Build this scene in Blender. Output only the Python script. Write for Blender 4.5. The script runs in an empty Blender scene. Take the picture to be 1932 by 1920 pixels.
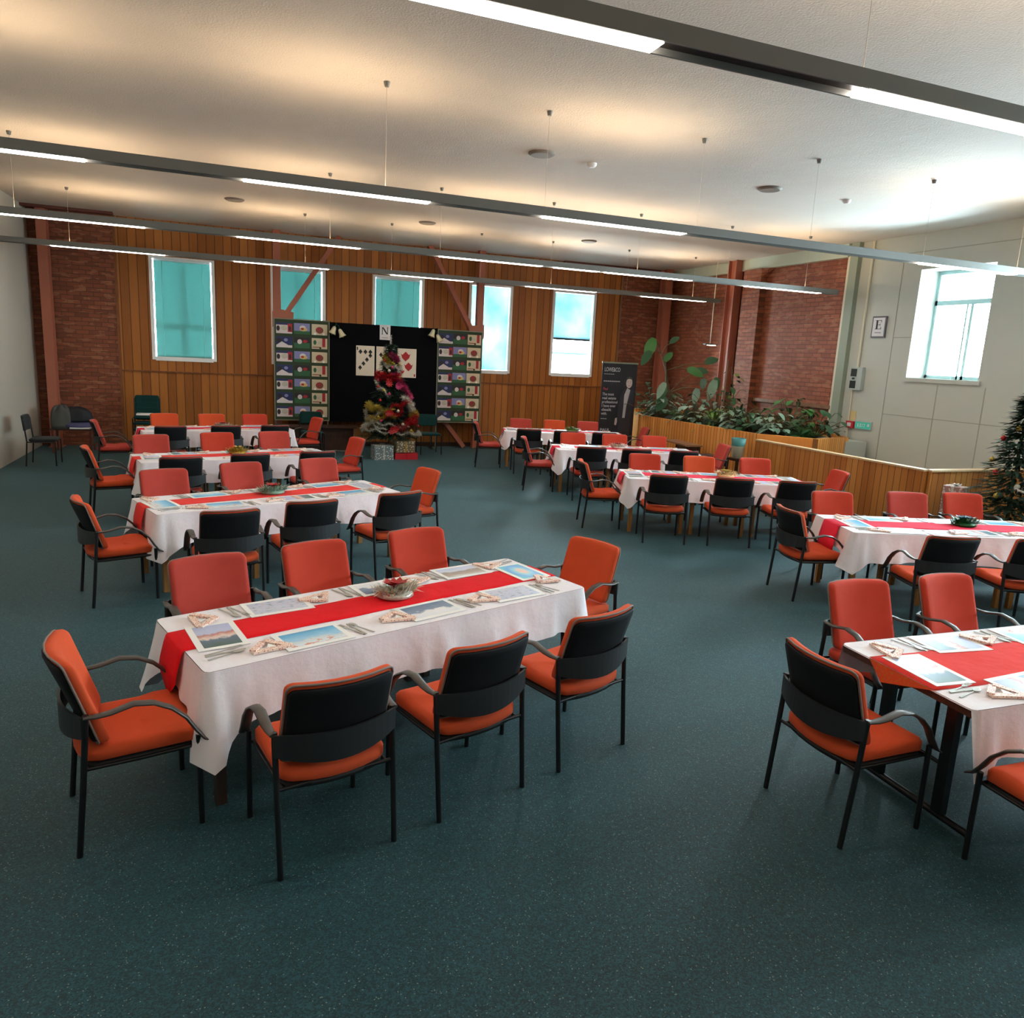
import bpy, math, random
from mathutils import Vector, Matrix
random.seed(7)
PI = math.pi
SC = bpy.context.scene
COL = SC.collection
R = math.radians

# ------------------------------------------------------------------ materials
def s2l(c):
    return tuple(((v/255)/12.92 if v/255 <= .04045 else ((v/255+.055)/1.055)**2.4) for v in c)

class NT:
    def __init__(s, name):
        s.m = bpy.data.materials.new(name); s.m.use_nodes = True
        s.t = s.m.node_tree; s.n = s.t.nodes; s.l = s.t.links
        s.b = s.n['Principled BSDF']
    def new(s, typ, **kw):
        n = s.n.new(typ)
        for k, v in kw.items():
            if k.startswith('i_'): n.inputs[k[2:].replace('_', ' ')].default_value = v
            else: setattr(n, k, v)
        return n
    def link(s, a, b): s.l.new(a, b)
    def obj(s): return s.new('ShaderNodeTexCoord').outputs['Object']
    def mapping(s, vec, scale):
        m = s.new('ShaderNodeMapping'); m.inputs['Scale'].default_value = scale
        s.link(vec, m.inputs['Vector']); return m.outputs[0]
    def noise(s, vec, scale, detail=2.0, rough=.5):
        n = s.new('ShaderNodeTexNoise'); n.inputs['Scale'].default_value = scale
        n.inputs['Detail'].default_value = detail; n.inputs['Roughness'].default_value = rough
        s.link(vec, n.inputs['Vector']); return n.outputs['Fac']
    def ramp(s, fac, stops, interp='LINEAR'):
        r = s.new('ShaderNodeValToRGB'); cr = r.color_ramp; cr.interpolation = interp
        while len(cr.elements) < len(stops): cr.elements.new(.5)
        for e, (p, c) in zip(cr.elements, stops):
            e.position = p; e.color = (*s2l(c), 1)
        s.link(fac, r.inputs['Fac']); return r.outputs['Color']
    def math(s, op, a, b=None, c=None):
        n = s.new('ShaderNodeMath', operation=op)
        for i, v in enumerate((a, b, c)):
            if v is None: continue
            if isinstance(v, (int, float)): n.inputs[i].default_value = v
            else: s.link(v, n.inputs[i])
        return n.outputs[0]
    def mix(s, fac, a, b, mode='MIX'):
        n = s.new('ShaderNodeMix', data_type='RGBA', blend_type=mode)
        for i, v in ((0, fac), (6, a), (7, b)):
            if isinstance(v, (int, float)): n.inputs[i].default_value = v
            elif isinstance(v, tuple): n.inputs[i].default_value = (*v, 1) if len(v) == 3 else v
            else: s.link(v, n.inputs[i])
        return n.outputs[2]
    def bump(s, h, strength=.3, dist=.01):
        b = s.new('ShaderNodeBump'); b.inputs['Strength'].default_value = strength
        b.inputs['Distance'].default_value = dist
        s.link(h, b.inputs['Height']); s.link(b.outputs[0], s.b.inputs['Normal'])
    def base(s, c):
        if isinstance(c, tuple): s.b.inputs['Base Color'].default_value = (*c, 1)
        else: s.link(c, s.b.inputs['Base Color'])
    def set(s, **kw):
        for k, v in kw.items(): s.b.inputs[k.replace('_', ' ')].default_value = v
        return s

def plain(name, rgb, rough=.6, metal=0., var=.06, scale=8., spec=.5, bump=0.):
    t = NT(name); c = s2l(rgb)
    f = t.noise(t.obj(), scale, 3)
    lo = tuple(max(0, v*(1-var)) for v in c); hi = tuple(min(1, v*(1+var)) for v in c)
    t.base(t.mix(f, lo, hi)); t.set(Roughness=rough, Metallic=metal)
    t.b.inputs['Specular IOR Level'].default_value = spec
    if bump: t.bump(t.noise(t.obj(), scale*20, 2), bump, .002)
    return t.m

def fabric(name, rgb, rough=.85, sheen=.4):
    t = NT(name); c = s2l(rgb); o = t.obj()
    f = t.noise(o, 9, 3); g = t.noise(o, 420, 1)
    a = t.mix(f, tuple(v*.86 for v in c), tuple(min(1, v*1.12) for v in c))
    t.base(t.mix(.35, a, t.mix(g, tuple(v*.7 for v in c), tuple(min(1, v*1.25) for v in c))))
    t.set(Roughness=rough); t.b.inputs['Sheen Weight'].default_value = sheen
    t.b.inputs['Sheen Roughness'].default_value = .4
    t.b.inputs['Sheen Tint'].default_value = (*[min(1, v*1.2+.1) for v in c], 1)
    t.b.inputs['Specular IOR Level'].default_value = .25
    t.bump(g, .25, .002); return t.m

def emit(name, rgb, strength):
    t = NT(name)
    t.b.inputs['Emission Color'].default_value = (*s2l(rgb), 1)
    t.b.inputs['Emission Strength'].default_value = strength
    t.base(s2l(rgb)); return t.m

def carpet():
    t = NT('carpet_teal'); o = t.obj()
    v = t.new('ShaderNodeTexVoronoi'); v.inputs['Scale'].default_value = 150; t.link(o, v.inputs['Vector'])
    cellr = t.new('ShaderNodeSeparateColor'); t.link(v.outputs['Color'], cellr.inputs[0])
    base = t.ramp(cellr.outputs[0], [(0, (2, 22, 28)), (.5, (10, 48, 56)), (1, (28, 78, 86))])
    big = t.noise(o, .6, 4)
    base = t.mix(t.math('MULTIPLY', big, .35), base, s2l((16, 60, 68)))
    sel = t.math('GREATER_THAN', cellr.outputs[1], .955)
    near = t.math('LESS_THAN', v.outputs['Distance'], .42)
    t.base(t.mix(t.math('MULTIPLY', t.math('MULTIPLY', sel, near), .5), base, s2l((150, 168, 152))))
    t.set(Roughness=.6); t.b.inputs['Specular IOR Level'].default_value = .34
    t.b.inputs['Sheen Weight'].default_value = .2; t.b.inputs['Sheen Tint'].default_value = (.45, .75, .8, 1)
    t.bump(t.noise(o, 260, 2), .5, .004); return t.m

def brick(name, c1, c2, mort, axis='x'):
    t = NT(name); o = t.obj()
    sp = t.new('ShaderNodeSeparateXYZ'); t.link(o, sp.inputs[0])
    cb = t.new('ShaderNodeCombineXYZ')
    t.link(sp.outputs[0 if axis == 'x' else 1], cb.inputs[0]); t.link(sp.outputs[2], cb.inputs[1])
    b = t.new('ShaderNodeTexBrick')
    b.inputs['Scale'].default_value = 1; b.inputs['Brick Width'].default_value = .235
    b.inputs['Row Height'].default_value = .084; b.inputs['Mortar Size'].default_value = .008
    b.inputs['Mortar Smooth'].default_value = .3; b.inputs['Bias'].default_value = -.1
    b.inputs['Color1'].default_value = (*s2l(c1), 1); b.inputs['Color2'].default_value = (*s2l(c2), 1)
    b.inputs['Mortar'].default_value = (*s2l(mort), 1)
    t.link(cb.outputs[0], b.inputs['Vector'])
    n = t.noise(o, 1.1, 4); n2 = t.noise(o, 14, 3)
    c = t.mix(t.math('MULTIPLY', n2, .5), b.outputs['Color'], tuple(v*.55 for v in s2l(c1)))
    c = t.mix(t.math('MULTIPLY', t.math('GREATER_THAN', t.noise(t.mapping(o, (3, 3, 12)), 1.3, 1), .6), .35), c, s2l((190, 136, 100)))
    c = t.mix(t.math('MULTIPLY', n, .35), c, s2l((150, 96, 72)))
    t.base(c); t.set(Roughness=.6); t.b.inputs['Specular IOR Level'].default_value = .35
    t.bump(t.math('SUBTRACT', 1., b.outputs['Fac']), .6, .006); return t.m

def boards(name, cols, width, axis='x', groove=.06, vary=1.0):
    t = NT(name); o = t.obj()
    sp = t.new('ShaderNodeSeparateXYZ'); t.link(o, sp.inputs[0])
    if axis == 'both': u = t.math('ADD', sp.outputs[0], sp.outputs[1])
    else: u = sp.outputs[0 if axis == 'x' else 1]
    lower = t.math('MULTIPLY', t.math('LESS_THAN', sp.outputs[2], 1.57), 37.3)
    u = t.math('ADD', u, lower) if axis == 'x' and width > .12 else u
    s = t.math('DIVIDE', u, width); fl = t.math('FLOOR', s); fr = t.math('SUBTRACT', s, fl)
    wn = t.new('ShaderNodeTexWhiteNoise', noise_dimensions='1D'); t.link(fl, wn.inputs['W'])
    st = [(i/(len(cols)-1), c) for i, c in enumerate(cols)]
    g = t.noise(t.mapping(o, (9, 9, .7)), 4, 5, .6)
    f = t.math('ADD', t.math('MULTIPLY', wn.outputs['Value'], .75*vary), t.math('MULTIPLY', g, .45))
    c = t.ramp(f, st)
    e = t.math('MINIMUM', fr, t.math('SUBTRACT', 1., fr))
    gm = t.math('LESS_THAN', e, groove)
    c = t.mix(t.math('MULTIPLY', gm, .72), c, s2l((38, 20, 10)))
    t.base(c); t.set(Roughness=.5); t.b.inputs['Specular IOR Level'].default_value = .4
    t.bump(t.math('SUBTRACT', 1., gm), .5, .006); return t.m

def wood(name, cols, scale=(12, 12, 1.2)):
    t = NT(name); o = t.obj()
    g = t.noise(t.mapping(o, scale), 4, 5, .6)
    t.base(t.ramp(g, [(.25+.5*i/(len(cols)-1), c) for i, c in enumerate(cols)]))
    t.set(Roughness=.5); return t.m

def ceilmat():
    t = NT('ceiling_paint'); o = t.obj()
    n = t.noise(o, .8, 4); n2 = t.noise(o, 3, 2)
    t.base(t.mix(n, s2l((196, 188, 180)), s2l((214, 207, 200))))
    t.set(Roughness=.75)
    t.bump(t.math('ADD', n2, t.noise(o, 60, 2)), .25, .02); return t.m

def cloth(name, rgb, rough=.75, sheen=.15):
    t = NT(name); o = t.obj(); c = s2l(rgb)
    g = t.noise(o, 500, 1)
    t.base(t.mix(t.noise(o, 4, 3), tuple(v*.94 for v in c), c))
    t.set(Roughness=rough); t.b.inputs['Specular IOR Level'].default_value = .3
    t.b.inputs['Sheen Weight'].default_value = sheen
    t.bump(t.math('ADD', t.math('MULTIPLY', t.noise(o, 5, 5), 5.), t.math('MULTIPLY', g, .3)), .35, .012)
    return t.m

def tinsel(name, rgb):
    t = NT(name); c = s2l(rgb)
    t.base(t.mix(t.noise(t.obj(), 60, 2), tuple(v*.4 for v in c), tuple(min(1, v*1.3) for v in c)))
    t.set(Roughness=.3, Metallic=.3); return t.m

def blindmat():
    t = NT('teal_blind'); o = t.obj()
    sp = t.new('ShaderNodeSeparateXYZ'); t.link(o, sp.inputs[0])
    w = t.math('FRACT', t.math('MULTIPLY', sp.outputs[2], 40.))
    k = t.math('LESS_THAN', w, .22)
    col = t.mix(t.math('MULTIPLY', k, .3), s2l((112, 154, 150)), s2l((84, 124, 122)))
    d = t.new('ShaderNodeBsdfDiffuse'); tr = t.new('ShaderNodeBsdfTranslucent')
    t.link(col, d.inputs[0]); t.link(col, tr.inputs[0])
    m = t.new('ShaderNodeMixShader'); m.inputs[0].default_value = .3
    t.link(d.outputs[0], m.inputs[1]); t.link(tr.outputs[0], m.inputs[2])
    t.link(m.outputs[0], t.n['Material Output'].inputs[0]); return t.m

def sheermat(name, a, b, tl=.8):
    t = NT(name); o = t.obj()
    col = t.ramp(t.noise(o, 1.2, 3), [(.35, a), (.65, b)])
    d = t.new('ShaderNodeBsdfTransparent'); tr = t.new('ShaderNodeBsdfTranslucent')
    t.link(col, d.inputs[0]); t.link(col, tr.inputs[0])
    m = t.new('ShaderNodeMixShader'); m.inputs[0].default_value = tl
    t.link(d.outputs[0], m.inputs[1]); t.link(tr.outputs[0], m.inputs[2])
    t.link(m.outputs[0], t.n['Material Output'].inputs[0]); return t.m

def glassmat():
    t = NT('window_glass')
    tr = t.new('ShaderNodeBsdfTransparent'); tr.inputs[0].default_value = (.95, .98, .98, 1)
    g = t.new('ShaderNodeBsdfGlossy'); g.inputs['Roughness'].default_value = .03
    fr = t.new('ShaderNodeFresnel'); fr.inputs[0].default_value = 1.3
    m = t.new('ShaderNodeMixShader')
    t.link(fr.outputs[0], m.inputs[0]); t.link(tr.outputs[0], m.inputs[1]); t.link(g.outputs[0], m.inputs[2])
    t.link(m.outputs[0], t.n['Material Output'].inputs[0]); return t.m

def picmat(name, kind):
    t = NT(name)
    g = t.new('ShaderNodeTexCoord').outputs['Generated']
    sp = t.new('ShaderNodeSeparateXYZ'); t.link(g, sp.inputs[0])
    n = t.noise(g, 4, 4, .6); n2 = t.noise(g, 9, 3)
    if kind == 'sky':
        f = t.math('ADD', sp.outputs[1], t.math('MULTIPLY', t.math('SUBTRACT', n, .5), .5))
        c = t.ramp(f, [(0, (214, 228, 236)), (.35, (196, 208, 214)), (.42, (150, 198, 224)), (.8, (84, 176, 220)), (1, (60, 150, 205))])
        c = t.mix(t.math('GREATER_THAN', t.math('SUBTRACT', n2, t.math('MULTIPLY', sp.outputs[1], .5)), .5), c, s2l((214, 140, 120)))
    elif kind == 'snowman':
        f = t.math('ADD', sp.outputs[1], t.math('MULTIPLY', t.math('SUBTRACT', n, .5), .9))
        c = t.ramp(f, [(0, (222, 226, 232)), (.38, (230, 230, 232)), (.5, (120, 140, 164)), (1, (92, 118, 150))])
    elif kind == 'village':
        c = t.ramp(n2, [(.3, (60, 78, 84)), (.42, (170, 178, 196)), (.55, (196, 202, 220)), (.7, (200, 150, 140))])
        c = t.mix(.35, c, t.ramp(sp.outputs[1], [(0, (176, 186, 222)), (1, (205, 212, 224))]))
    elif kind == 'houses':
        f = t.math('ADD', sp.outputs[0], t.math('MULTIPLY', t.math('SUBTRACT', n, .5), .4))
        c = t.ramp(f, [(0, (168, 178, 214)), (.36, (186, 194, 224)), (.42, (190, 110, 96)), (.6, (226, 206, 196)), (.68, (84, 108, 132)), (1, (60, 92, 84))])
    elif kind == 'cyan':
        dx = t.math('SUBTRACT', sp.outputs[0], .5); dy = t.math('SUBTRACT', sp.outputs[1], .45)
        r = t.math('ADD', t.math('MULTIPLY', dx, dx), t.math('MULTIPLY', dy, dy))
        c = t.ramp(t.math('ADD', r, t.math('MULTIPLY', t.math('SUBTRACT', n, .5), .1)), [(0, (232, 190, 170)), (.03, (230, 205, 196)), (.06, (140, 208, 226)), (.2, (88, 160, 226)), (.35, (70, 190, 214))])
    else:
        f = t.math('ADD', sp.outputs[1], t.math('MULTIPLY', t.math('SUBTRACT', n, .5), .5))
        c = t.ramp(f, [(0, (190, 200, 232)), (.4, (204, 212, 228)), (.5, (150, 138, 124)), (.8, (172, 156, 140)), (1, (206, 206, 204))])
    t.base(c); t.set(Roughness=.35); return t.m

def patmat(name, a, b, scale):
    t = NT(name); o = t.obj()
    v = t.new('ShaderNodeTexVoronoi'); v.inputs['Scale'].default_value = scale; t.link(o, v.inputs['Vector'])
    t.base(t.ramp(v.outputs['Distance'], [(.3, a), (.42, b)])); t.set(Roughness=.5); return t.m

M = {}
M['carpet'] = carpet()
M['brick_back'] = brick('red_brick_back', (150, 84, 58), (108, 54, 38), (70, 46, 34), 'x')
M['brick_right'] = brick('red_brick_right', (176, 98, 68), (136, 70, 50), (92, 58, 44), 'y')
M['panel'] = boards('timber_panelling', [(122, 68, 22), (156, 92, 34), (176, 108, 44), (196, 128, 60)], .165, 'x', .045, .8)
M['fence'] = boards('timber_cladding', [(206, 124, 54), (224, 146, 68), (236, 162, 84), (244, 182, 106)], .085, 'both', .07, .7)
M['fence2'] = boards('timber_half_wall', [(156, 90, 36), (184, 112, 48), (200, 130, 60), (216, 150, 78)], .11, 'both', .05, .8)
M['trimwood'] = wood('timber_rail', [(104, 56, 24), (150, 92, 44)])
M['capwood'] = wood('pale_cap', [(196, 160, 116), (226, 196, 156)])
M['ceiling'] = ceilmat()
M['wall_white'] = plain('painted_panel', (194, 198, 190), .7, var=.03, scale=1.5)
M['wall_plain'] = plain('painted_wall', (186, 180, 168), .8, var=.03, scale=1.)
M['beam_pale'] = plain('pale_green_beam', (196, 206, 190), .6, var=.03)
M['column_grey'] = plain('grey_green_column', (150, 160, 144), .6, var=.04)
M['cream'] = plain('cream_trim', (222, 216, 194), .5, var=.03)
M['groove'] = plain('panel_groove', (160, 163, 154), .7, var=.02)
M['steel_red'] = plain('red_oxide_steel', (170, 100, 78), .5, var=.08, scale=3)
M['steel_shade_dark'] = plain('dark_red_steel_and_shade', (96, 50, 40), .5, var=.08, scale=3)  # steel of the corner table legs, also the painted shade along the ceiling edge
M['orange'] = fabric('orange_wool', (206, 80, 42))
M['redorange'] = fabric('red_orange_wool', (190, 62, 42))
M['dusty'] = fabric('dusty_red_wool', (180, 66, 56))
M['shell'] = plain('black_back_shell', (13, 14, 18), .75, var=.1, spec=.3)
M['band'] = plain('black_plastic_band', (30, 31, 34), .5, var=.08)
M['arm'] = plain('grey_plastic_arm', (62, 58, 54), .38, var=.08)
M['tube'] = plain('black_steel_tube', (13, 13, 15), .42, var=.05)
M['pan'] = plain('black_seat_pan', (16, 15, 16), .7)
M['piping'] = plain('grey_piping', (128, 112, 104), .7)
M['dark_fabric'] = fabric('dark_grey_fabric', (44, 48, 50))
M['green_fabric'] = fabric('bottle_green_fabric', (10, 52, 50))
M['white_cloth'] = cloth('white_tablecloth', (238, 234, 240))
M['runner_red'] = cloth('bright_red_runner', (232, 8, 24), .9, sheen=0)
M['runner_coral'] = cloth('coral_runner', (236, 62, 56), .9, sheen=0)
M['runner_pink'] = cloth('pink_red_runner', (230, 46, 76), .9, sheen=0)
M['gold_edge'] = patmat('gold_patterned_edge', (196, 120, 40), (214, 84, 40), 60)
M['leg_light'] = wood('light_timber_leg', [(140, 92, 40), (178, 124, 62)])
M['leg_dark'] = wood('dark_timber_leg', [(48, 34, 28), (66, 48, 38)])
M['top_wood'] = wood('table_top_wood', [(120, 78, 44), (160, 108, 62)], (3, 12, 12))
M['dark_wood'] = wood('dark_brown_wood', [(46, 26, 16), (78, 46, 28)])
M['mid_wood'] = wood('mid_brown_wood', [(112, 74, 46), (156, 110, 74)])
M['paper'] = plain('white_card', (236, 236, 234), .5, var=.02)
M['silver'] = plain('cutlery_steel', (176, 174, 166), .35, metal=.35, var=.03)
M['napkin'] = patmat('patterned_napkin', (196, 84, 72), (236, 214, 198), 110)
for k in ('sky', 'snowman', 'village', 'houses', 'cyan', 'street'): M['pic_'+k] = picmat('printed_'+k, k)
M['lamp_body'] = plain('grey_lamp_casing', (112, 110, 104), .45, var=.04)
M['lamp_dark'] = plain('dark_lamp_underside', (44, 36, 34), .5)
M['lamp_glow'] = emit('lamp_diffuser', (255, 246, 236), 8.)
M['lamp_up'] = emit('lamp_uplight', (255, 222, 178), 12.)
M['rod'] = plain('suspension_wire', (196, 186, 174), .6)
M['white_paint'] = plain('white_window_paint', (246, 248, 248), .45, var=.02)
M['blue_paint'] = plain('pale_blue_paint', (176, 206, 208), .5, var=.03)
M['glass'] = glassmat()
M['blind'] = blindmat()
M['sheer'] = sheermat('pale_sheer', (98, 122, 126), (132, 142, 144), 1.)
M['cord'] = plain('blind_cord', (150, 214, 206), .6)
M['board_green'] = fabric('green_pinboard', (58, 74, 56), .95, .1)
M['board_black'] = plain('black_pinboard', (7, 8, 13), .95, var=.2, spec=.15)
M['alu'] = plain('aluminium_edge', (132, 134, 116), .4, metal=.4)
M['ink'] = plain('black_ink', (18, 18, 22), .6)
M['ink_red'] = plain('red_ink', (176, 24, 34), .6)
M['poster'] = plain('cream_poster', (226, 216, 198), .6, var=.04)
M['banner'] = plain('navy_banner', (26, 28, 38), .6, var=.1, scale=2)
M['suit'] = plain('printed_dark_suit', (46, 46, 56), .6)
M['skin'] = plain('printed_grey_skin', (200, 184, 184), .6)
M['letter'] = plain('grey_lettering', (178, 178, 184), .6)
M['letter_red'] = plain('pink_red_lettering', (176, 70, 96), .6)
M['leaf1'] = plain('mid_green_leaf', (64, 124, 62), .42, var=.3, scale=3)
M['leaf2'] = plain('dark_green_leaf', (44, 88, 56), .4, var=.3, scale=3)
M['leaf3'] = plain('lime_green_leaf', (108, 146, 58), .45, var=.3, scale=3)
M['leaf4'] = plain('grey_green_leaf', (120, 152, 132), .4, var=.3, scale=3)
M['stem'] = plain('brown_stem', (98, 84, 54), .7, var=.15)
M['soil'] = plain('dark_soil', (30, 20, 14), .95, var=.3)
M['pine'] = plain('pine_needles', (26, 54, 36), .7, var=.35, scale=12)
M['t_silver'] = tinsel('silver_tinsel', (206, 204, 190)); M['t_gold'] = tinsel('gold_tinsel', (196, 168, 62))
M['t_red'] = tinsel('red_tinsel', (190, 28, 40)); M['t_pink'] = tinsel('pink_tinsel', (196, 52, 110))
M['t_green'] = tinsel('green_tinsel', (26, 96, 44)); M['t_blue'] = tinsel('teal_tinsel', (50, 100, 120))
M['t_white'] = tinsel('pearl_tinsel', (232, 224, 214))
M['petal_red'] = plain('red_petal', (176, 24, 26), .5, var=.2); M['petal_cream'] = plain('cream_petal', (232, 202, 150), .5)
M['gift_silver'] = patmat('silver_patterned_paper', (208, 210, 206), (104, 116, 116), 26)
M['gift_gold'] = patmat('cream_patterned_paper', (216, 206, 178), (112, 104, 84), 26)
M['gift_red'] = plain('red_gift_box', (190, 26, 44), .5)
M['gift_pink'] = patmat('pale_pink_paper', (232, 206, 196), (176, 132, 122), 30)
M['sign_red'] = plain('alarm_red', (190, 24, 34), .45); M['sign_green'] = emit('exit_green', (50, 150, 128), .25)
M['sign_white'] = plain('sign_white', (222, 222, 226), .5); M['sign_grey'] = plain('sign_frame_grey', (96, 88, 96), .5)
M['sign_yellow'] = plain('sign_yellow', (214, 196, 140), .5)
M['box_white'] = plain('box_grey_white', (178, 188, 184), .5); M['vent_dark'] = plain('vent_dark', (28, 36, 34), .7)
M['bin_cream'] = plain('bin_cream', (196, 192, 168), .5); M['bin_teal'] = plain('bin_teal', (62, 130, 128), .5)
M['bag_black'] = plain('black_bag', (22, 24, 30), .7); M['bag_blue'] = plain('slate_blue_cloth', (72, 72, 110), .8)
M['bag_grey'] = plain('grey_jacket', (70, 72, 68), .8)
M['vent_ceil'] = plain('ceiling_vent_grey', (122, 112, 104), .6)
M['bell'] = plain('cream_bell', (214, 208, 178), .35, metal=.2)
M['c_red'] = plain('card_red', (168, 34, 48), .6); M['c_navy'] = plain('card_navy', (32, 44, 92), .6)
M['c_lilac'] = plain('card_lilac', (130, 132, 184), .6); M['c_white'] = plain('card_white', (214, 206, 206), .6)
M['c_cream'] = plain('card_cream', (206, 194, 166), .6); M['c_brown'] = plain('card_brown', (128, 62, 52), .6)
M['c_green'] = plain('card_green', (44, 96, 62), .6); M['c_yellow'] = plain('card_yellow', (206, 182, 116), .6)
M['c_dark'] = plain('card_dark', (40, 34, 42), .6)

# ------------------------------------------------------------------ mesh builder
class MB:
    def __init__(s): s.v = []; s.f = []; s.mi = []; s.sm = []; s.mats = []
    def mat(s, m):
        m = M[m] if isinstance(m, str) else m
        if m not in s.mats: s.mats.append(m)
        return s.mats.index(m)
    def add(s, vs, fs, m, smooth=False):
        b = len(s.v); s.v += [tuple(p) for p in vs]; k = s.mat(m)
        for f in fs: s.f.append(tuple(b+i for i in f)); s.mi.append(k); s.sm.append(smooth)
    def box(s, lo, hi, m):
        x0, y0, z0 = lo; x1, y1, z1 = hi
        s.add([(x0,y0,z0),(x1,y0,z0),(x1,y1,z0),(x0,y1,z0),(x0,y0,z1),(x1,y0,z1),(x1,y1,z1),(x0,y1,z1)],
              [(0,3,2,1),(4,5,6,7),(0,1,5,4),(1,2,6,5),(2,3,7,6),(3,0,4,7)], m); return s
    def cbox(s, c, d, m): return s.box([c[i]-d[i]/2 for i in range(3)], [c[i]+d[i]/2 for i in range(3)], m)
    def bar(s, a, b, w, h, m, up=(0, 0, 1)):
        a = Vector(a); b = Vector(b); d = (b-a).normalized(); u = Vector(up)
        x = d.cross(u)
        if x.length < 1e-4: x = Vector((1, 0, 0))
        x.normalize(); y = x.cross(d)
        vs = [p+x*sx*w/2+y*sy*h/2 for p in (a, b) for sx, sy in ((-1,-1),(1,-1),(1,1),(-1,1))]
        s.add(vs, [(0,3,2,1),(4,5,6,7),(0,1,5,4),(1,2,6,5),(2,3,7,6),(3,0,4,7)], m); return s
    def tube(s, pts, r, m, n=10, w=None, up=(0, 0, 1), caps=True):
        """tube along pts; r number or list; w: half width for an elliptical section"""
        pts = [Vector(p) for p in pts]; N = len(pts); vs = []
        for i, p in enumerate(pts):
            d = (pts[min(i+1, N-1)]-pts[max(i-1, 0)]).normalized()
            u = Vector(up)
            if abs(d.dot(u)) > .98: u = Vector((0, 1, 0))
            x = d.cross(u).normalized(); y = x.cross(d)
            ri = r[i] if isinstance(r, (list, tuple)) else r
            wi = (w[i] if isinstance(w, (list, tuple)) else w) if w else ri
            for k in range(n):
                a = 2*PI*k/n; vs.append(p+x*math.cos(a)*wi+y*math.sin(a)*ri)
        fs = [(i*n+k, i*n+(k+1) % n, (i+1)*n+(k+1) % n, (i+1)*n+k) for i in range(N-1) for k in range(n)]
        s.add(vs, fs, m, True)
        if caps:
            s.add(vs[:n], [tuple(reversed(range(n)))], m); s.add(vs[-n:], [tuple(range(n))], m)
        return s
    def lathe(s, prof, c, m, n=20, axis='z'):
        vs = []
        for r, h in prof:
            for k in range(n):
                a = 2*PI*k/n; x, y = r*math.cos(a), r*math.sin(a)
                vs.append((c[0]+x, c[1]+y, c[2]+h) if axis == 'z' else ((c[0]+x, c[1]+h, c[2]+y) if axis == 'y' else (c[0]+h, c[1]+x, c[2]+y)))
        N = len(prof)
        s.add(vs, [(i*n+k, i*n+(k+1) % n, (i+1)*n+(k+1) % n, (i+1)*n+k) for i in range(N-1) for k in range(n)], m, True)
        s.add(vs[:n], [tuple(reversed(range(n)))], m); s.add(vs[-n:], [tuple(range(n))], m); return s
    def prism(s, poly, f, m, t=1.):
        """poly in 2D, f(u, v, w) maps to 3D for w = 0 and 1"""
        n = len(poly); vs = [f(u, v, 0) for u, v in poly]+[f(u, v, t) for u, v in poly]
        s.add(vs, [tuple(reversed(range(n))), tuple(range(n, 2*n))]+[(i, (i+1) % n, n+(i+1) % n, n+i) for i in range(n)], m); return s
    def pad(s, outline, layers, f, m, scales=(.8, .55, .3)):
        """cushion: outline 2D points, layers [(inset, w)], f maps (u, v, w) to 3D; closed by shrinking rings"""
        cx = sum(p[0] for p in outline)/len(outline); cy = sum(p[1] for p in outline)/len(outline)
        n = len(outline); hw = max(abs(p[0]-cx) for p in outline)
        rings = []
        w0 = layers[0][1]; w1 = layers[-1][1]; k0 = 1-layers[0][0]/hw; k1 = 1-layers[-1][0]/hw
        seq = [(sc*k0, w0) for sc in reversed(scales)]+[(1-i/hw, w) for i, w in layers]+[(sc*k1, w1) for sc in scales]
        vs = []
        for sc, w in seq:
            for p in outline: vs.append(f(cx+(p[0]-cx)*sc, cy+(p[1]-cy)*sc, w))
        vs.append(f(cx, cy, w0)); vs.append(f(cx, cy, w1))
        N = len(seq)
        fs = [(i*n+k, i*n+(k+1) % n, (i+1)*n+(k+1) % n, (i+1)*n+k) for i in range(N-1) for k in range(n)]
        fs += [(N*n, (k+1) % n, k) for k in range(n)]
        fs += [(N*n+1, (N-1)*n+k, (N-1)*n+(k+1) % n) for k in range(n)]
        s.add(vs, fs, m, True); return s
    def build(s, name, parent=None, mat=None):
        me = bpy.data.meshes.new(name)
        me.from_pydata(s.v, [], s.f)
        for m in s.mats: me.materials.append(m)
        me.polygons.foreach_set('material_index', s.mi)
        me.polygons.foreach_set('use_smooth', s.sm)
        me.update()
        o = bpy.data.objects.new(name, me); COL.objects.link(o)
        if parent: o.parent = parent
        return o

def rrect(x0, x1, y0, y1, r, k=5, sub=4):
    pts = []
    cs = [(x1-r, y0+r, -90), (x1-r, y1-r, 0), (x0+r, y1-r, 90), (x0+r, y0+r, 180)]
    for i, (cx, cy, a) in enumerate(cs):
        arc = [(cx+r*math.cos(R(a+90*j/k)), cy+r*math.sin(R(a+90*j/k))) for j in range(k+1)]
        pts += arc
        nx = cs[(i+1) % 4]; e = (nx[0]+r*math.cos(R(nx[2])), nx[1]+r*math.sin(R(nx[2])))
        for j in range(1, sub+1):
            t = j/(sub+1); pts.append((arc[-1][0]+(e[0]-arc[-1][0])*t, arc[-1][1]+(e[1]-arc[-1][1])*t))
    return pts

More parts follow.
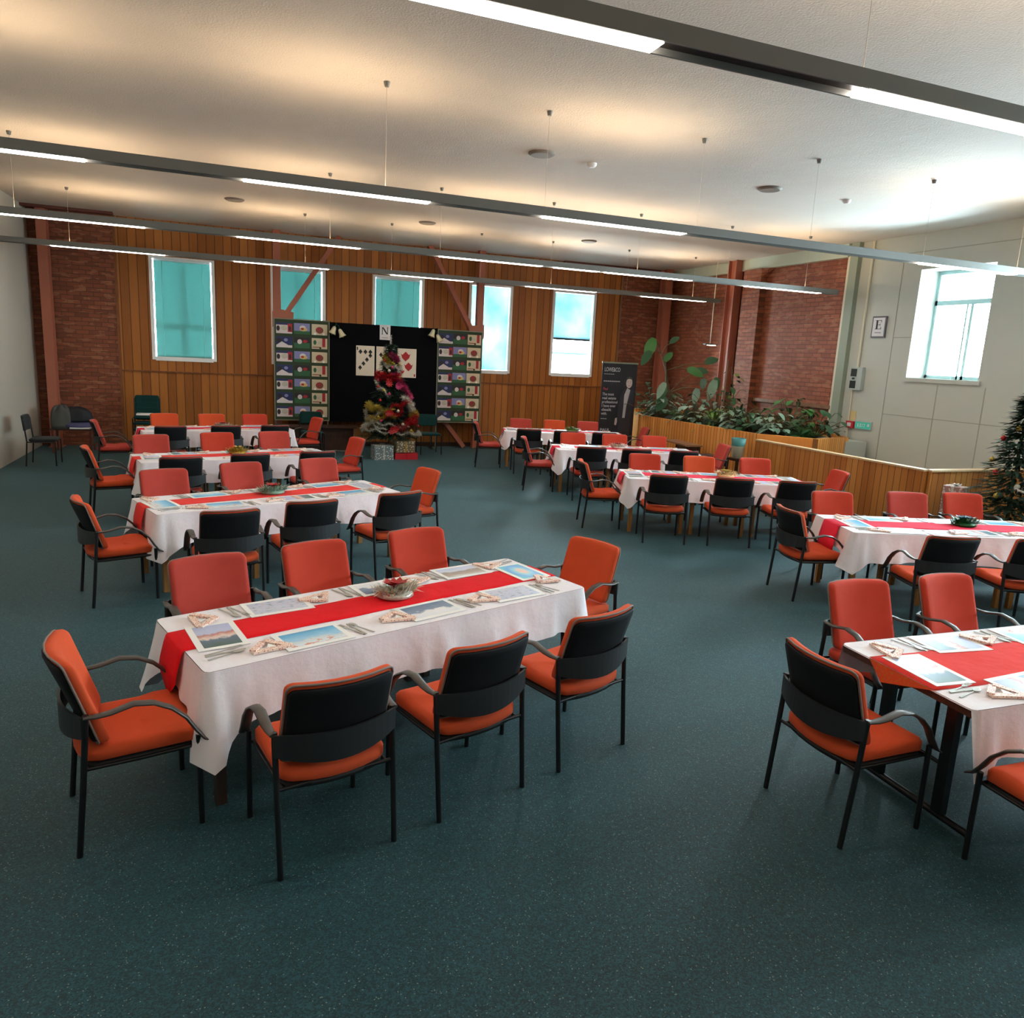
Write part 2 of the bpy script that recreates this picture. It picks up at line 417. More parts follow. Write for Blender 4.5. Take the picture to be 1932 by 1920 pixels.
def tag(o, label, cat, group=None, kind=None):
    o['label'] = label; o['category'] = cat
    if group: o['group'] = group
    if kind: o['kind'] = kind
    return o
def thing(name, loc, rz, label, cat, group=None):
    o = bpy.data.objects.new(name, None); COL.objects.link(o)
    o.empty_display_size = .1
    o.location = loc; o.rotation_euler = (0, 0, rz)
    return tag(o, label, cat, group)
def struct(o): o['kind'] = 'structure'; return o
def dup(root, loc, rz, label, group=None):
    r = root.copy(); COL.objects.link(r); r.location = loc; r.rotation_euler = (0, 0, rz); r['label'] = label
    if group: r['group'] = group
    for ch in list(root.children):
        c = ch.copy(); COL.objects.link(c); c.parent = r
        for g in ch.children:
            d = g.copy(); COL.objects.link(d); d.parent = c
    return r

# ------------------------------------------------------------------ room
XL, XR, YB, YF, ZC = -3.55, 11.1, 17.5, -5.2, 4.63
struct(MB().box((XL-.2, YF-.2, -.12), (XR+.6, YB+.3, 0), 'carpet').build('floor'))
cl = MB().box((XL-.2, YF-.2, ZC), (XR+.6, YB+.3, ZC+.15), 'ceiling'); struct(cl.build('ceiling'))
wins = [(-1.42, -.20), (.97, 2.10), (3.19, 4.36), (5.50, 6.58), (7.69, 8.86)]
WZ0, WZ1 = 1.84, 3.92
b = MB()
PX0, PX1 = -2.02, 9.55
b.box((PX0, YB, 0), (PX1, YB+.25, WZ0), 'panel'); b.box((PX0, YB, WZ1), (PX1, YB+.25, ZC), 'panel')
xs = [PX0]+[v for w in wins for v in w]+[PX1]
for i in range(0, len(xs), 2): b.box((xs[i], YB, WZ0), (xs[i+1], YB+.25, WZ1), 'panel')
struct(b.build('wall_back'))
b = MB().box((XL-.2, YB-.03, 0), (PX0-.05, YB+.25, ZC), 'brick_back'); struct(b.build('wall_back_left'))
b = MB().box((PX1+.04, YB-.03, 0), (XR+.3, YB+.25, ZC), 'brick_back'); struct(b.build('wall_back_right'))
struct(MB().box((PX0-.05, YB-.045, 0), (PX0, YB+.02, ZC), 'trimwood').build('trim_1'))
struct(MB().box((PX1, YB-.045, 0), (PX1+.05, YB+.02, ZC), 'mid_wood').build('trim_2'))
struct(MB().box((PX0, YB-.03, 1.555), (PX1, YB, 1.585), 'trimwood').build('trim_3'))
struct(MB().box((PX0, YB-.02, 0), (PX1, YB, .1), 'dark_wood').build('baseboard_back'))
struct(MB().box((7.9, YB-.12, ZC-.07), (XR-.3, YB, ZC), 'steel_shade_dark').build('trim_4'))  # dark strip standing in for the shadow gap where wall meets ceiling
struct(MB().box((XL, YB-.5, ZC-.05), (-2.0, YB-.35, ZC), 'steel_shade_dark').build('trim_5'))  # left-hand dark strip, shade of the ceiling gap put into its colour
struct(MB().box((XL-.2, YF, 0), (XL, YB, ZC), 'wall_plain').build('wall_left'))
struct(MB().box((XL-.2, YF-.2, 0), (XR+.3, YF, ZC), 'wall_plain').build('wall_rear'))
# right wall: brick then painted panelling with recessed windows
YS = 11.4
struct(MB().box((XR, YS, 0), (XR+.3, YB, ZC), 'brick_right').build('wall_right_brick'))
b = MB()
rw = [(8.45, 9.8), (5.6, 6.95), (2.7, 4.05), (-.2, 1.15)]
RZ0, RZ1 = 2.22, 4.03
b.box((XR, YF, 0), (XR+.5, YS, RZ0), 'wall_white'); b.box((XR, YF, RZ1), (XR+.5, YS, ZC), 'wall_white')
ys = [YF]+[v for w in reversed(rw) for v in w]+[YS]
for i in range(0, len(ys), 2): b.box((XR, ys[i], RZ0), (XR+.5, ys[i+1], RZ1), 'wall_white')
for y in (10.19,): b.box((XR-.004, y-.008, 0), (XR, y+.008, ZC-.3), 'groove')
for y in (9.15, 8.3, 7.3): b.box((XR-.004, y-.008, 0), (XR, y+.008, RZ0-.1), 'groove')
b.box((XR-.004, YF, 1.545), (XR, 10.19, 1.56), 'groove'); b.box((XR-.004, 9.83, 2.895), (XR, 10.19, 2.91), 'groove')
b.box((XR-.004, YF, 4.32), (XR, 10.19, 4.335), 'groove')
struct(b.build('wall_right'))
for i, (a, c) in enumerate(rw):
    struct(MB().box((XR-.03, a-.05, RZ0-.07), (XR+.4, c+.05, RZ0-.001), 'wall_white').build('trim_%d' % (6+i)))
struct(MB().box((XR-.1, YS, 4.39), (XR, YB, ZC), 'beam_pale').build('trim_10'))
struct(MB().box((XR-.06, 11.33, 0), (XR, 11.42, 4.41), 'cream').build('trim_11'))
struct(MB().box((XR-.1, 11.14, 0), (XR, 11.33, ZC), 'column_grey').build('trim_12'))
# brick pier in the right wall with a small corbel
b = MB().box((XR-.16, 13.75, 0), (XR, 14.35, 4.2), 'brick_right')
b.add([(XR-.16, 13.75, 4.2), (XR, 13.75, 4.2), (XR, 14.35, 4.2), (XR-.16, 14.35, 4.2), (XR, 13.5, 4.39), (XR, 14.35, 4.39), (XR-.16, 13.75, 4.39), (XR-.16, 14.35, 4.39)],
      [(0, 1, 4, 6), (0, 6, 7, 3), (3, 7, 5, 2)], 'brick_right')
struct(b.build('wall_right_pier'))
struct(MB().box((XR-.07, YS, 1.53), (XR, 13.7, 1.6), 'mid_wood').build('trim_13'))

# windows of the back wall
def back_window(i, x0, x1):
    w = thing('window_%d' % i, (0, 0, 0), 0, '', '')
    del w['label']; del w['category']; struct(w)
    f = MB(); y0, y1 = YB-.02, YB+.12; t = .045
    f.box((x0-.02, y0, WZ0-.02), (x0+t, y1, WZ1), 'white_paint'); f.box((x1-t, y0, WZ0-.02), (x1+.02, y1, WZ1), 'white_paint')
    f.box((x0+t, y0, WZ0-.04), (x1-t, y1, WZ0+t), 'white_paint'); f.box((x0+t, y0, WZ1-t), (x1-t, y1, WZ1), 'white_paint')
    f.build('window_frame', w)
    g = MB().box((x0+t, YB+.15, WZ0+t), (x1-t, YB+.156, WZ1-t), 'glass'); g.build('pane', w)
    if i in (1, 2, 3):
        s = MB(); s.box(((x0+x1)/2-.02, YB+.165, WZ0), ((x0+x1)/2+.02, YB+.2, WZ1), 'white_paint')
        s.box((x0+t, YB+.165, 2.5), (x1-t, YB+.2, 2.55), 'white_paint'); s.build('glazing_bar', w)
    if i == 5:
        s = MB(); s.box((x0+t, YB+.1, 2.72), (x1-t, YB+.15, 2.78), 'vent_dark'); s.box((x0+t, YB+.165, 2.36), (x1-t, YB+.19, 2.42), 'blue_paint')
        s.build('glazing_bar', w)
for i, (a, c) in enumerate(wins): back_window(i+1, a, c)
BLN = ['wide teal venetian blind in the leftmost window, next to the brick', 'teal venetian blind in the window behind the left steel post', 'teal venetian blind in the window above the black display board']
for i in range(3):
    x0, x1 = wins[i]
    t = thing('venetian_blind', ((x0+x1)/2, YB+.08, WZ0), 0, BLN[i], 'blind', 'teal blinds in the back wall windows')
    hw = (x1-x0)/2-.065
    MB().box((-hw, -.004, .06), (hw, .004, 2.0), 'blind').build('slats', t)
    MB().box((-hw, -.02, 2.0), (hw, .02, 2.035), 'white_paint').build('headrail', t)
    MB().box((-hw, -.012, .045), (hw, .012, .062), 'blind').build('bottom_rail', t)
    for sx in (-1, 1): MB().tube([(sx*hw*.72, -.012, .06), (sx*hw*.72, -.012, 2.0)], .006, 'cord', 5).build('cord', t)
x0, x1 = wins[3]
tag(MB().box((x0+.05, YB+.07, WZ0+.05), (x1-.05, YB+.074, WZ1-.05), 'sheer').build('sheer_blind'), 'pale sheer blind glowing with daylight in the window right of the display boards', 'blind', 'pale sheer blinds')
x0, x1 = wins[4]
tag(MB().box((x0+.05, YB+.07, 2.76), (x1-.05, YB+.074, WZ1-.05), 'sheer').build('sheer_blind'), 'half-lowered pale sheer blind in the rightmost back window', 'blind', 'pale sheer blinds')
# windows of the right wall
for i, (a, c) in enumerate(rw):
    w = thing('window_%d' % (6+i), (0, 0, 0), 0, '', ''); del w['label']; del w['category']; struct(w)
    xw = XR+.42; f = MB(); t = .05
    f.box((xw, a, RZ0), (xw+.06, a+t, RZ1-.06), 'blue_paint'); f.box((xw, c-t, RZ0), (xw+.06, c, RZ1-.06), 'blue_paint')
    f.box((xw, a, 3.46), (xw+.06, c, 3.54), 'blue_paint'); f.box((xw, a, RZ0), (xw+.06, c, RZ0+.06), 'blue_paint')
    f.box((xw, a, RZ1-.06), (xw+.06, c, RZ1), 'blue_paint')
    m = (a+c)/2
    f.box((xw, m-.07, RZ0), (xw+.06, m-.02, 3.46), 'blue_paint'); f.box((xw, m+.03, RZ0), (xw+.06, m+.06, 3.46), 'blue_paint')
    f.build('window_frame', w)
    MB().box((xw+.07, a, RZ0), (xw+.076, c, RZ1), 'glass').build('pane', w)

# steel columns and braced frame in front of the back wall
def steel_col(x, y, w, d, z1, label, m='steel_red', rx=1):
    t = thing('steel_column', (x, y, 0), 0, label, 'column')
    b = MB(); b.box((-w/2, -d/2, 0), (w/2, -d/2+.02, z1), m); b.box((-w/2, d/2-.02, 0), (w/2, d/2, z1), m)
    b.box((-.012, -d/2+.02, 0), (.012, d/2-.02, z1), m); b.build('flanges', t)
    MB().box((-w/2-.04, -d/2-.04, 0), (w/2+.04, d/2+.04, .02), m).build('base_plate', t); return t
steel_col(-3.24, 17.22, .17, .26, ZC, 'red-brown steel column in the left brick corner')
steel_col(10.72, 17.2, .2, .28, ZC, 'red-brown steel column in the far right brick corner')
steel_col(10.93, 14.66, .2, .3, ZC, 'red-brown steel column rising behind the planter before the right brick wall')
FY = 17.2
for nm, px, lab in (('left', 1.06, 'red-brown steel post with gusset behind the left photo board'), ('right', 5.66, 'red-brown steel post with gusset at the right end of the display boards')):
    t = thing('steel_post', (px, FY, 0), 0, lab, 'post', 'steel frame before the back wall')
    MB().box((-.075, -.08, 0), (.075, .08, ZC), 'steel_red').build('shaft', t)
    s = 1 if nm == 'left' else -1
    g = MB(); g.prism([(-.1, 2.62), (s*.32 if s > 0 else .1, 2.62) if s > 0 else (.1, 2.62), (.34, 2.95) if s > 0 else (.1, 2.95), (.1, 3.0) if s > 0 else (-.3, 2.9), (-.1, 2.95) if s > 0 else (-.2, 2.62)][:5],
            lambda u, v, w: (u, -.1+w*.03, v), 'steel_red'); g.build('gusset_plate', t)
def brace(a, c, lab):
    tag(MB().bar(a, c, .1, .19, 'steel_red', (0, 1, 0)).build('steel_brace'), lab, 'brace', 'steel frame before the back wall')
brace((1.2, FY+.0, 2.85), (2.38, FY, ZC), 'red-brown diagonal brace rising right from the left steel post')
brace((5.5, FY+.0, 2.75), (4.4, FY, ZC), 'red-brown diagonal brace rising left from the right steel post')
brace((5.36, FY, 0.03), (3.2, FY, 2.7), 'red-brown diagonal brace reaching the floor right of the christmas tree')

# ------------------------------------------------------------------ lamps
TUB = [(-2.67, -.95), (.18, 1.84), (3.03, 4.68), (5.85, 7.45), (8.6, 10.24)]
def light_line(y, z, xa, xb, label, rods, tubes=None):
    t = thing('linear_light', (0, y, z), 0, label, 'light fixture')
    b = MB(); w = .075
    b.box((xa, -w, .0), (xb, -w+.012, .085), 'lamp_body'); b.box((xa, w-.012, .0), (xb, w, .085), 'lamp_body')
    b.box((xa, -w+.012, .03), (xb, w-.012, .04), 'lamp_dark'); b.box((xa, -w, 0), (xa+.01, w, .085), 'lamp_body'); b.box((xb-.01, -w, 0), (xb, w, .085), 'lamp_body')
    b.build('casing', t)
    for a, c in (tubes or TUB):
        if a < xa or c > xb: continue
        MB().box((a, -w+.014, -.004), (c, w-.014, .028), 'lamp_glow').build('diffuser', t)
        MB().box((a, -w+.02, .05), (c, w-.02, .08), 'lamp_up').build('uplight', t)
    for x in rods:
        MB().tube([(x, 0, .04), (x, 0, ZC-z-.01)], .0018, 'rod', 5).build('suspension_wire', t)
        MB().lathe([(.02, 0), (.03, .04)], (x, 0, ZC-z-.045), 'lamp_body', 8).build('ceiling_anchor', t)
    return t
RD = [-2.39, 1.42, 3.03, 4.84, 6.4, 8.2, 9.9]
light_line(7.25, 3.64, -3.4, 11.0, 'long suspended linear light nearest the viewer, crossing the whole ceiling', RD, [(-2.67, -1.04), (.18, 1.84), (3.03, 4.68), (8.2, 9.85)])
light_line(11.2, 3.66, -3.4, 10.63, 'suspended linear light, middle one of the three long lines', RD, TUB[:3]+[(4.91, 5.68), (5.82, 7.45), (8.6, 10.24)])
light_line(14.75, 3.68, -3.4, 10.63, 'farthest suspended linear light, before the timber back wall', RD)
light_line(3.2, 3.64, -3.4, 11.0, 'suspended linear light almost directly above the front tables', RD)
light_line(-.7, 3.64, -3.4, 11.0, 'suspended linear light behind the viewer', RD)
t = thing('pendant_light', (10.72, 15.15, 2.74), 0, 'short pale pendant light on a rod before the right brick wall', 'light fixture')
MB().box((-.1, -.05, 0), (.22, .05, .035), 'lamp_body').build('casing', t)
MB().box((.0, -.04, -.012), (.2, .04, -.001), 'lamp_glow').build('diffuser', t)
MB().tube([(.06, 0, .035), (.06, 0, ZC-2.74)], .012, 'cream', 8).build('suspension_rod', t)
for x, y, lb in ((3.56, 8.7, 'flush grey ceiling vent above the aisle at the top centre'), (6.89, 8.68, 'flush grey ceiling vent at the top right'),
             (6.97, 14.24, 'flush grey ceiling vent near the far right end'), (.2, 14.1, 'flush grey ceiling vent above the far left tables'), (3.59, 14.24, 'flush grey ceiling vent above the christmas tree aisle')):
    tag(MB().lathe([(.13, -.03), (.16, -.012), (.16, 0)], (x, y, ZC), 'vent_ceil', 20).build('ceiling_vent'), lb, 'vent', 'ceiling vents')
for x, y, lb in ((4.28, 8.8, 'small white smoke detector right of the centre ceiling vent'), (8.21, 8.66, 'small white smoke detector right of the top right vent')):
    tag(MB().lathe([(.03, -.05), (.055, -.03), (.06, 0)], (x, y, ZC), 'sign_white', 14).build('smoke_detector'), lb, 'smoke detector', 'smoke detectors')

# ------------------------------------------------------------------ chairs
def backf(u, v, w):
    """u across, v height, w thickness; leaning and bowed back"""
    k = (v-.5)/.374
    return (u, -.165-.118*k-.055*(1-min(1, (u/.235)**2))*(.55+.45*k)+w, v)
def make_chair(colour, label, shellm='shell'):
    t = thing('armchair', (0, 0, 0), 0, label, 'chair')
    b = MB(); ol = rrect(-.237, .237, .49, .893, .035, 4, 4)
    b.pad(ol, [(.006, .0), (0, .006), (0, .032), (.008, .045), (.028, .052)], backf, colour); back = b.build('backrest', t)
    b = MB(); ol = rrect(-.231, .231, .5, .872, .03, 4, 4)
    b.pad(ol, [(.006, -.02), (0, -.014), (0, -.003)], backf, shellm); b.build('back_shell', t)
    b = MB(); ol = rrect(-.237, .237, .49, .891, .035, 4, 4)
    pts = [backf(u, v, -.001) for u, v in ol]; pts = pts+[pts[0]]
    b.tube(pts, .0055, 'piping', 5, caps=False); b.build('piping', back)
    # seat: bowed rear edge, waterfall front
    ol = [(x, y-(.045*(1-(x/.245)**2) if y < 0 else -.02*(1-(x/.245)**2))) for x, y in rrect(-.243, .243, -.215, .235, .05, 4, 4)]
    def seatf(u, v, w): return (u, v, .402+w+.012*(u/.24)**2+(.012 if v > .05 and w > .03 else 0)-(.018*max(0, (v-.17)/.08)**2))
    b = MB(); b.pad(ol, [(.02, 0), (0, .012), (0, .045), (.012, .062), (.04, .07)], seatf, colour); b.build('seat', t)
    b = MB(); b.pad(ol, [(.05, -.022), (.012, -.02), (.006, .004)], lambda u, v, w: (u, v, .4+w), 'pan'); b.build('seat_pan', t)
    b = MB()
    n = 14; z = []
    for i in range(n+1):
        x = -.277+.554*i/n; q = 1-(x/.277)**2
        z.append((x, -.222-.075*q, .556-.042*q, .655-.004*q))
    for s, (yo) in ((0, 0), (1, -.012)): pass
    vs = []
    for x, y, a, c in z: vs += [(x, y, a), (x, y, c), (x, y-.012, a), (x, y-.012, c)]
    fs = []
    for i in range(n):
        p, q = 4*i, 4*i+4
        fs += [(p, p+1, q+1, q), (p+2, q+2, q+3, p+3), (p+1, p+3, q+3, q+1), (p, q, q+2, p+2)]
    fs += [(0, 2, 3, 1), (4*n, 4*n+1, 4*n+3, 4*n+2)]
    b.add(vs, fs, 'band', False); b.build('back_band', t)
    for s in (-1, 1):
        MB().tube([(s*.264, -.27, 0), (s*.2665, -.238, .35), (s*.268, -.214, .66)], .0135, 'tube', 10).build('leg', t)
        MB().tube([(s*.262, .236, 0), (s*.262, .234, .455)], .0135, 'tube', 10).build('leg', t)
        a = MB(); P = [(-.225, .652), (-.17, .65), (-.12, .655), (-.03, .677), (.05, .664), (.12, .625), (.18, .565), (.22, .495), (.255, .445), (.29, .425)]
        a.tube([(s*.277, y, zz) for y, zz in P], [.008, .009, .009, .009, .009, .009, .009, .009, .008, .005], 'arm', 10,
               w=[.014, .02, .024, .026, .026, .026, .026, .026, .026, .018], up=(0, .4, 1)); a.build('armrest', t)
        MB().tube([(s*.236, -.225, .392), (s*.236, 0, .39), (s*.24, .234, .396)], .009, 'tube', 8).build('seat_rail', t)
    MB().tube([(-.262, .232, .396), (.262, .232, .396)], .009, 'tube', 8).build('cross_rail', t); MB().tube([(-.264, -.232, .4), (.264, -.232, .4)], .009, 'tube', 8).build('cross_rail', t)
    return t

TP = {1: (.925, 4.29, 18.8), 2: (.44, 7.81, 19.6), 3: (.1, 10.76, 14.5), 4: (-.165, 14.15, 12.1), 5: (4.482, 2.573, -1.9),
      6: (6.968, 5.321, -18.3), 7: (6.269, 8.433, -20.5), 8: (6.537, 11.394, -15.4), 9: (6.62, 14.17, -18.)}
TN = {1: 'nearest left table', 2: 'second left table', 3: 'third left table', 4: 'farthest left table', 5: 'nearest right table',
      6: 'second right table', 7: 'third right table', 8: 'fourth right table', 9: 'farthest right table'}
o_, r_, d_ = 'orange', 'redorange', 'dusty'
CN = {'orange': 'orange', 'redorange': 'red-orange', 'dusty': 'dusty red'}
CH = [('l',1,-.439,3.653,-77.6,o_),('n',1,.367,3.254,12.8,o_),('n',1,1.09,3.464,18.2,o_),('n',1,1.837,3.709,18.8,o_),
('f',1,-.022,4.591,197.2,d_),('f',1,.676,4.833,199.7,r_),('f',1,1.439,5.152,195.9,r_),('r',1,2.315,4.75,112.6,o_),
('l',2,-.913,7.095,-71.8,o_),('n',2,-.043,6.687,10.8,o_),('n',2,.64,7.0,13.5,o_),('n',2,1.49,7.311,19.6,o_),
('f',2,-.562,8.267,197.2,d_),('f',2,.216,8.719,198.,d_),('f',2,1.117,9.03,197.4,d_),('r',2,1.955,8.322,106.5,o_),
('l',3,-1.328,10.466,-77.4,o_),('n',3,-.576,9.796,11.,d_),('n',3,.211,10.064,11.5,d_),('n',3,1.05,10.327,11.5,d_),
('f',3,-.978,11.442,191.5,d_),('f',3,-.099,11.782,191.4,r_),('f',3,.741,12.0,191.8,d_),('r',3,1.614,11.397,105.6,r_),
('l',4,-1.757,13.752,-82.3,d_),('n',4,-.911,13.304,11.2,d_),('n',4,-.083,13.504,11.1,d_),('n',4,.695,13.712,11.7,d_),
('f',4,-1.041,14.898,191.4,o_),('f',4,-.23,14.943,190.8,o_),('f',4,.554,15.056,191.9,r_),('r',4,1.379,14.69,106.1,r_),
('l',9,5.029,14.333,-107.4,d_),('n',9,5.52,13.487,-13.7,o_),('n',9,6.19,13.184,-17.7,d_),('n',9,6.892,12.939,-17.6,d_),
('f',9,6.004,14.994,162.,d_),('f',9,6.729,14.783,161.9,o_),('f',9,7.404,14.43,161.8,d_),('r',9,8.0,13.785,72.8,d_),
('l',8,5.055,11.712,-110.5,d_),('n',8,5.52,10.798,-15.3,r_),('n',8,6.2,10.54,-15.6,d_),('n',8,6.95,10.33,-15.7,d_),
('f',8,5.979,12.222,164.6,r_),('f',8,6.75,12.016,164.5,r_),('f',8,7.466,11.753,164.5,r_),('r',8,7.9,10.9,75.2,d_),
('l',7,4.827,8.976,-107.9,o_),('n',7,5.249,8.076,-20.7,o_),('n',7,6.047,7.817,-22.9,o_),('n',7,6.768,7.539,-18.5,o_),
('f',7,5.805,9.404,159.5,r_),('f',7,6.595,9.14,159.3,o_),('f',7,7.45,8.911,159.2,r_),('r',7,7.753,8.004,71.3,r_),
('l',6,5.536,5.724,-102.6,o_),('n',6,6.022,4.756,-18.,o_),('n',6,6.8,4.5,-18.3,o_),('n',6,7.58,4.24,-18.3,o_),
('f',6,6.405,6.223,161.9,r_),('f',6,7.402,6.1,160.7,d_),('f',6,8.151,5.97,161.3,r_),
('l',5,2.99,2.644,-89.5,o_),('f',5,3.872,3.17,177.3,r_),('f',5,4.654,3.22,180.6,r_),('n',5,3.50,1.89,-2.,o_),('n',5,4.3,1.86,-2.,o_)]
cnt = {}
for s, t, *_ in CH: cnt[(s, t)] = cnt.get((s, t), 0)+1
seen = {}; protos = {}
POS = {3: ['left', 'middle', 'right'], 2: ['left', 'right'], 1: ['']}
for s, t, x, y, a, c in CH:
    k = seen.get((s, t), 0); seen[(s, t)] = k+1
    tx, ty, ta = TP[t]; ca, sa = math.cos(R(ta)), math.sin(R(ta)); ux, uy = (x-tx)*ca+(y-ty)*sa, (y-ty)*ca-(x-tx)*sa
    if s in 'nf': uy = math.copysign(max(abs(uy), .70), uy)
    else: ux = math.copysign(max(abs(ux), 1.5), ux)
    x, y = tx+ux*ca-uy*sa, ty+ux*sa+uy*ca
    if s in 'nf':
        side = 'near' if s == 'n' else 'far'
        lab = '%s-seated black armchair, %s of %d on the %s side of the %s' % (CN[c], POS[cnt[(s, t)]][k], cnt[(s, t)], side, TN[t])
    else: lab = '%s-seated black armchair at the %s end of the %s' % (CN[c], 'left' if s == 'l' else 'right', TN[t])
    if c not in protos:
        p = make_chair(c, lab); p.location = (x, y, 0); p.rotation_euler = (0, 0, R(a)); protos[c] = p
        p['group'] = 'armchairs around the laid tables'
    else: dup(protos[c], (x, y, 0), R(a), lab, 'armchairs around the laid tables')

# ------------------------------------------------------------------ tables
LT, WT = 2.48, .82
def bridge_table(legm, label):
    t = thing('bridge_table', (0, 0, 0), 0, label, 'table')
    MB().box((-.405, -.405, .70), (.405, .405, .727), 'top_wood').build('tabletop', t)
    b = MB()
    for s in (-1, 1):
        b.box((-.36, s*.345-.01, .63), (.36, s*.345+.01, .70), 'top_wood'); b.box((s*.345-.01, -.335, .63), (s*.345+.01, .335, .70), 'top_wood')
    b.build('apron', t)
    for sx in (-1, 1):
        for sy in (-1, 1):
            b = MB(); x, y = sx*.345, sy*.345
            b.tube([(x, y, 0), (x, y, .7)], [.022, .027], legm, 4, up=(1, 1, 0)) if False else b.box((x-.024, y-.024, 0), (x+.024, y+.024, .70), legm)
            b.build('leg', t)
    return t
bt_l = None; bt_d = None
PART = ['left', 'middle', 'right']
def row_of_tables(k):
    global bt_l, bt_d
    x, y, a = TP[k]; th = R(a)
    for i, dx in enumerate((-.827, 0, .827)):
        loc = (x+dx*math.cos(th), y+dx*math.sin(th), 0)
        legm = 'leg_dark' if k == 1 else 'leg_light'
        lab = 'square wooden bridge table, %s of three under the white cloth of the %s' % (PART[i], TN[k])
        grp = 'square tables pushed together under white cloths'
        if legm == 'leg_dark':
            if bt_d is None: bt_d = bridge_table(legm, lab); bt_d.location = loc; bt_d.rotation_euler = (0, 0, th); bt_d['group'] = grp
            else: dup(bt_d, loc, th, lab, grp)
        else:
            if bt_l is None: bt_l = bridge_table(legm, lab); bt_l.location = loc; bt_l.rotation_euler = (0, 0, th); bt_l['group'] = grp
            else: dup(bt_l, loc, th, lab, grp)

def perim(L, W, r, n):
    """n points round a rounded rectangle: (x, y, nx, ny, cornerness)"""
    segs = []; out = []
    P = rrect(-L/2, L/2, -W/2, W/2, r, 6, 0)
    tot = []; s = 0
    for i in range(len(P)):
        a, c = P[i], P[(i+1) % len(P)]; l = math.hypot(c[0]-a[0], c[1]-a[1]); tot.append((s, l, a, c)); s += l
    for j in range(n):
        d = s*j/n
        for s0, l, a, c in tot:
            if s0 <= d < s0+l+1e-9 and l > 0:
                u = (d-s0)/l; x = a[0]+(c[0]-a[0])*u; y = a[1]+(c[1]-a[1])*u; break
        cx = max(-L/2+r, min(L/2-r, x)); cy = max(-W/2+r, min(W/2-r, y))
        nx, ny = x-cx, y-cy; m = math.hypot(nx, ny) or 1; nx, ny = nx/m, ny/m
        dc = math.hypot(L/2-abs(x), W/2-abs(y))
        out.append((x, y, nx, ny, math.exp(-(dc/.11)**2), d))
    return out

def table_cloth(k, drop_side=.25, drop_end=.22, seed=0, open_left=False, corner=1.0):
    rnd = random.Random(seed); L, W = LT+.02, WT+.02
    P = perim(L, W, .03, 260); n = len(P)
    ph = [rnd.uniform(0, 6.28) for _ in range(6)]; fr = [rnd.uniform(5, 9), rnd.uniform(11, 17), rnd.uniform(20, 30)]
    b = MB(); vs = []; rows = 9
    ztop = .735
    for r in range(rows+1):
        v = r/rows
        for x, y, nx, ny, c, s in P:
            end = abs(nx) > .7 and c < .3
            sgn = 1 if abs(abs(x)-L/2) < .035 else 0
            base = drop_end if abs(nx) > abs(ny) else drop_side
            w1 = math.sin(fr[0]*s+ph[0])*.5+math.sin(fr[1]*s+ph[1])*.3+math.sin(fr[2]*s+ph[2])*.15
            calm = 1-.85*math.exp(-(y/.22)**2) if abs(nx) > .7 else 1
            D = base*(1+.05*w1)+.13*corner*c
            fold = max(0, math.sin(fr[0]*1.7*s+ph[4]))**4+.7*max(0, math.sin(fr[1]*.8*s+ph[5]))**6
            off = .004+v*(.010+.022*(w1+1)*calm+.03*fold*calm*(.4+.6*v))+c*v*.05*(1+.7*math.sin(42*s+ph[3]))
            if open_left and x < -L/2+.05 and nx < -.5: D = .001; off = .003*v
            z = ztop-.006*min(1, v*6)-D*v
            vs.append((x+nx*off, y+ny*off, z))
    fs = [(r*n+j, r*n+(j+1) % n, (r+1)*n+(j+1) % n, (r+1)*n+j) for r in range(rows) for j in range(n)]
    b.add(vs, [tuple(reversed(f)) for f in fs], 'white_cloth', True)
    top = [(x*.985, y*.96, ztop+.001) for x, y, *_ in P]
    b.add([(p[0], p[1], ztop-.0) for p in P]+top, [(j, (j+1) % n, n+(j+1) % n, n+j) for j in range(n)], 'white_cloth', True)
    b.add(top, [tuple(range(n))], 'white_cloth', True)
    o = b.build('tablecloth')
    x, y, a = TP[k]; o.location = (x, y, 0); o.rotation_euler = (0, 0, R(a)); return o

def runner(k, w, matn, y0=.04, hang=.2, pointed=False, x0=None, x1=None):
    b = MB(); L = LT/2+.016; z = .7378; e = .034
    xa = -L if x0 is None else x0; xb = L if x1 is None else x1
    pl = []
    if x0 is None: pl += [(-L-e-.012, z-hang), (-L-e-.004, z-hang*.6), (-L-e*.55, z-hang*.2), (-L-.008, z-.008)]
    n = 24; pl += [(xa+(xb-xa)*i/n, z+.0005*math.sin(i*1.9)) for i in range(n+1)]
    if x1 is None: pl += [(L+.008, z-.008), (L+e*.55, z-hang*.2), (L+e+.004, z-hang*.6), (L+e+.012, z-hang)]
    vs = []; m = 7
    for i, (x, zz) in enumerate(pl):
        for j in range(m):
            t = j/(m-1)*2-1; wz = 0
            endk = (i == 0 and x0 is None) or (i == len(pl)-1 and x1 is None)
            if endk and pointed: wz = .11*(1-abs(t))-.03
            jit = .004*math.sin(i*1.3+1) if abs(t) == 1 else 0
            vs.append((x, y0+t*w/2+jit, zz-wz))
    N = len(pl)
    b.add(vs, [(i*m+j, (i+1)*m+j, (i+1)*m+j+1, i*m+j+1) for i in range(N-1) for j in range(m-1)], matn, True)
    o = b.build('table_runner'); md = o.modifiers.new('solid', 'SOLIDIFY'); md.thickness = .0016; md.offset = 1
    x, y, a = TP[k]; o.location = (x, y, 0); o.rotation_euler = (0, 0, R(a)); return o

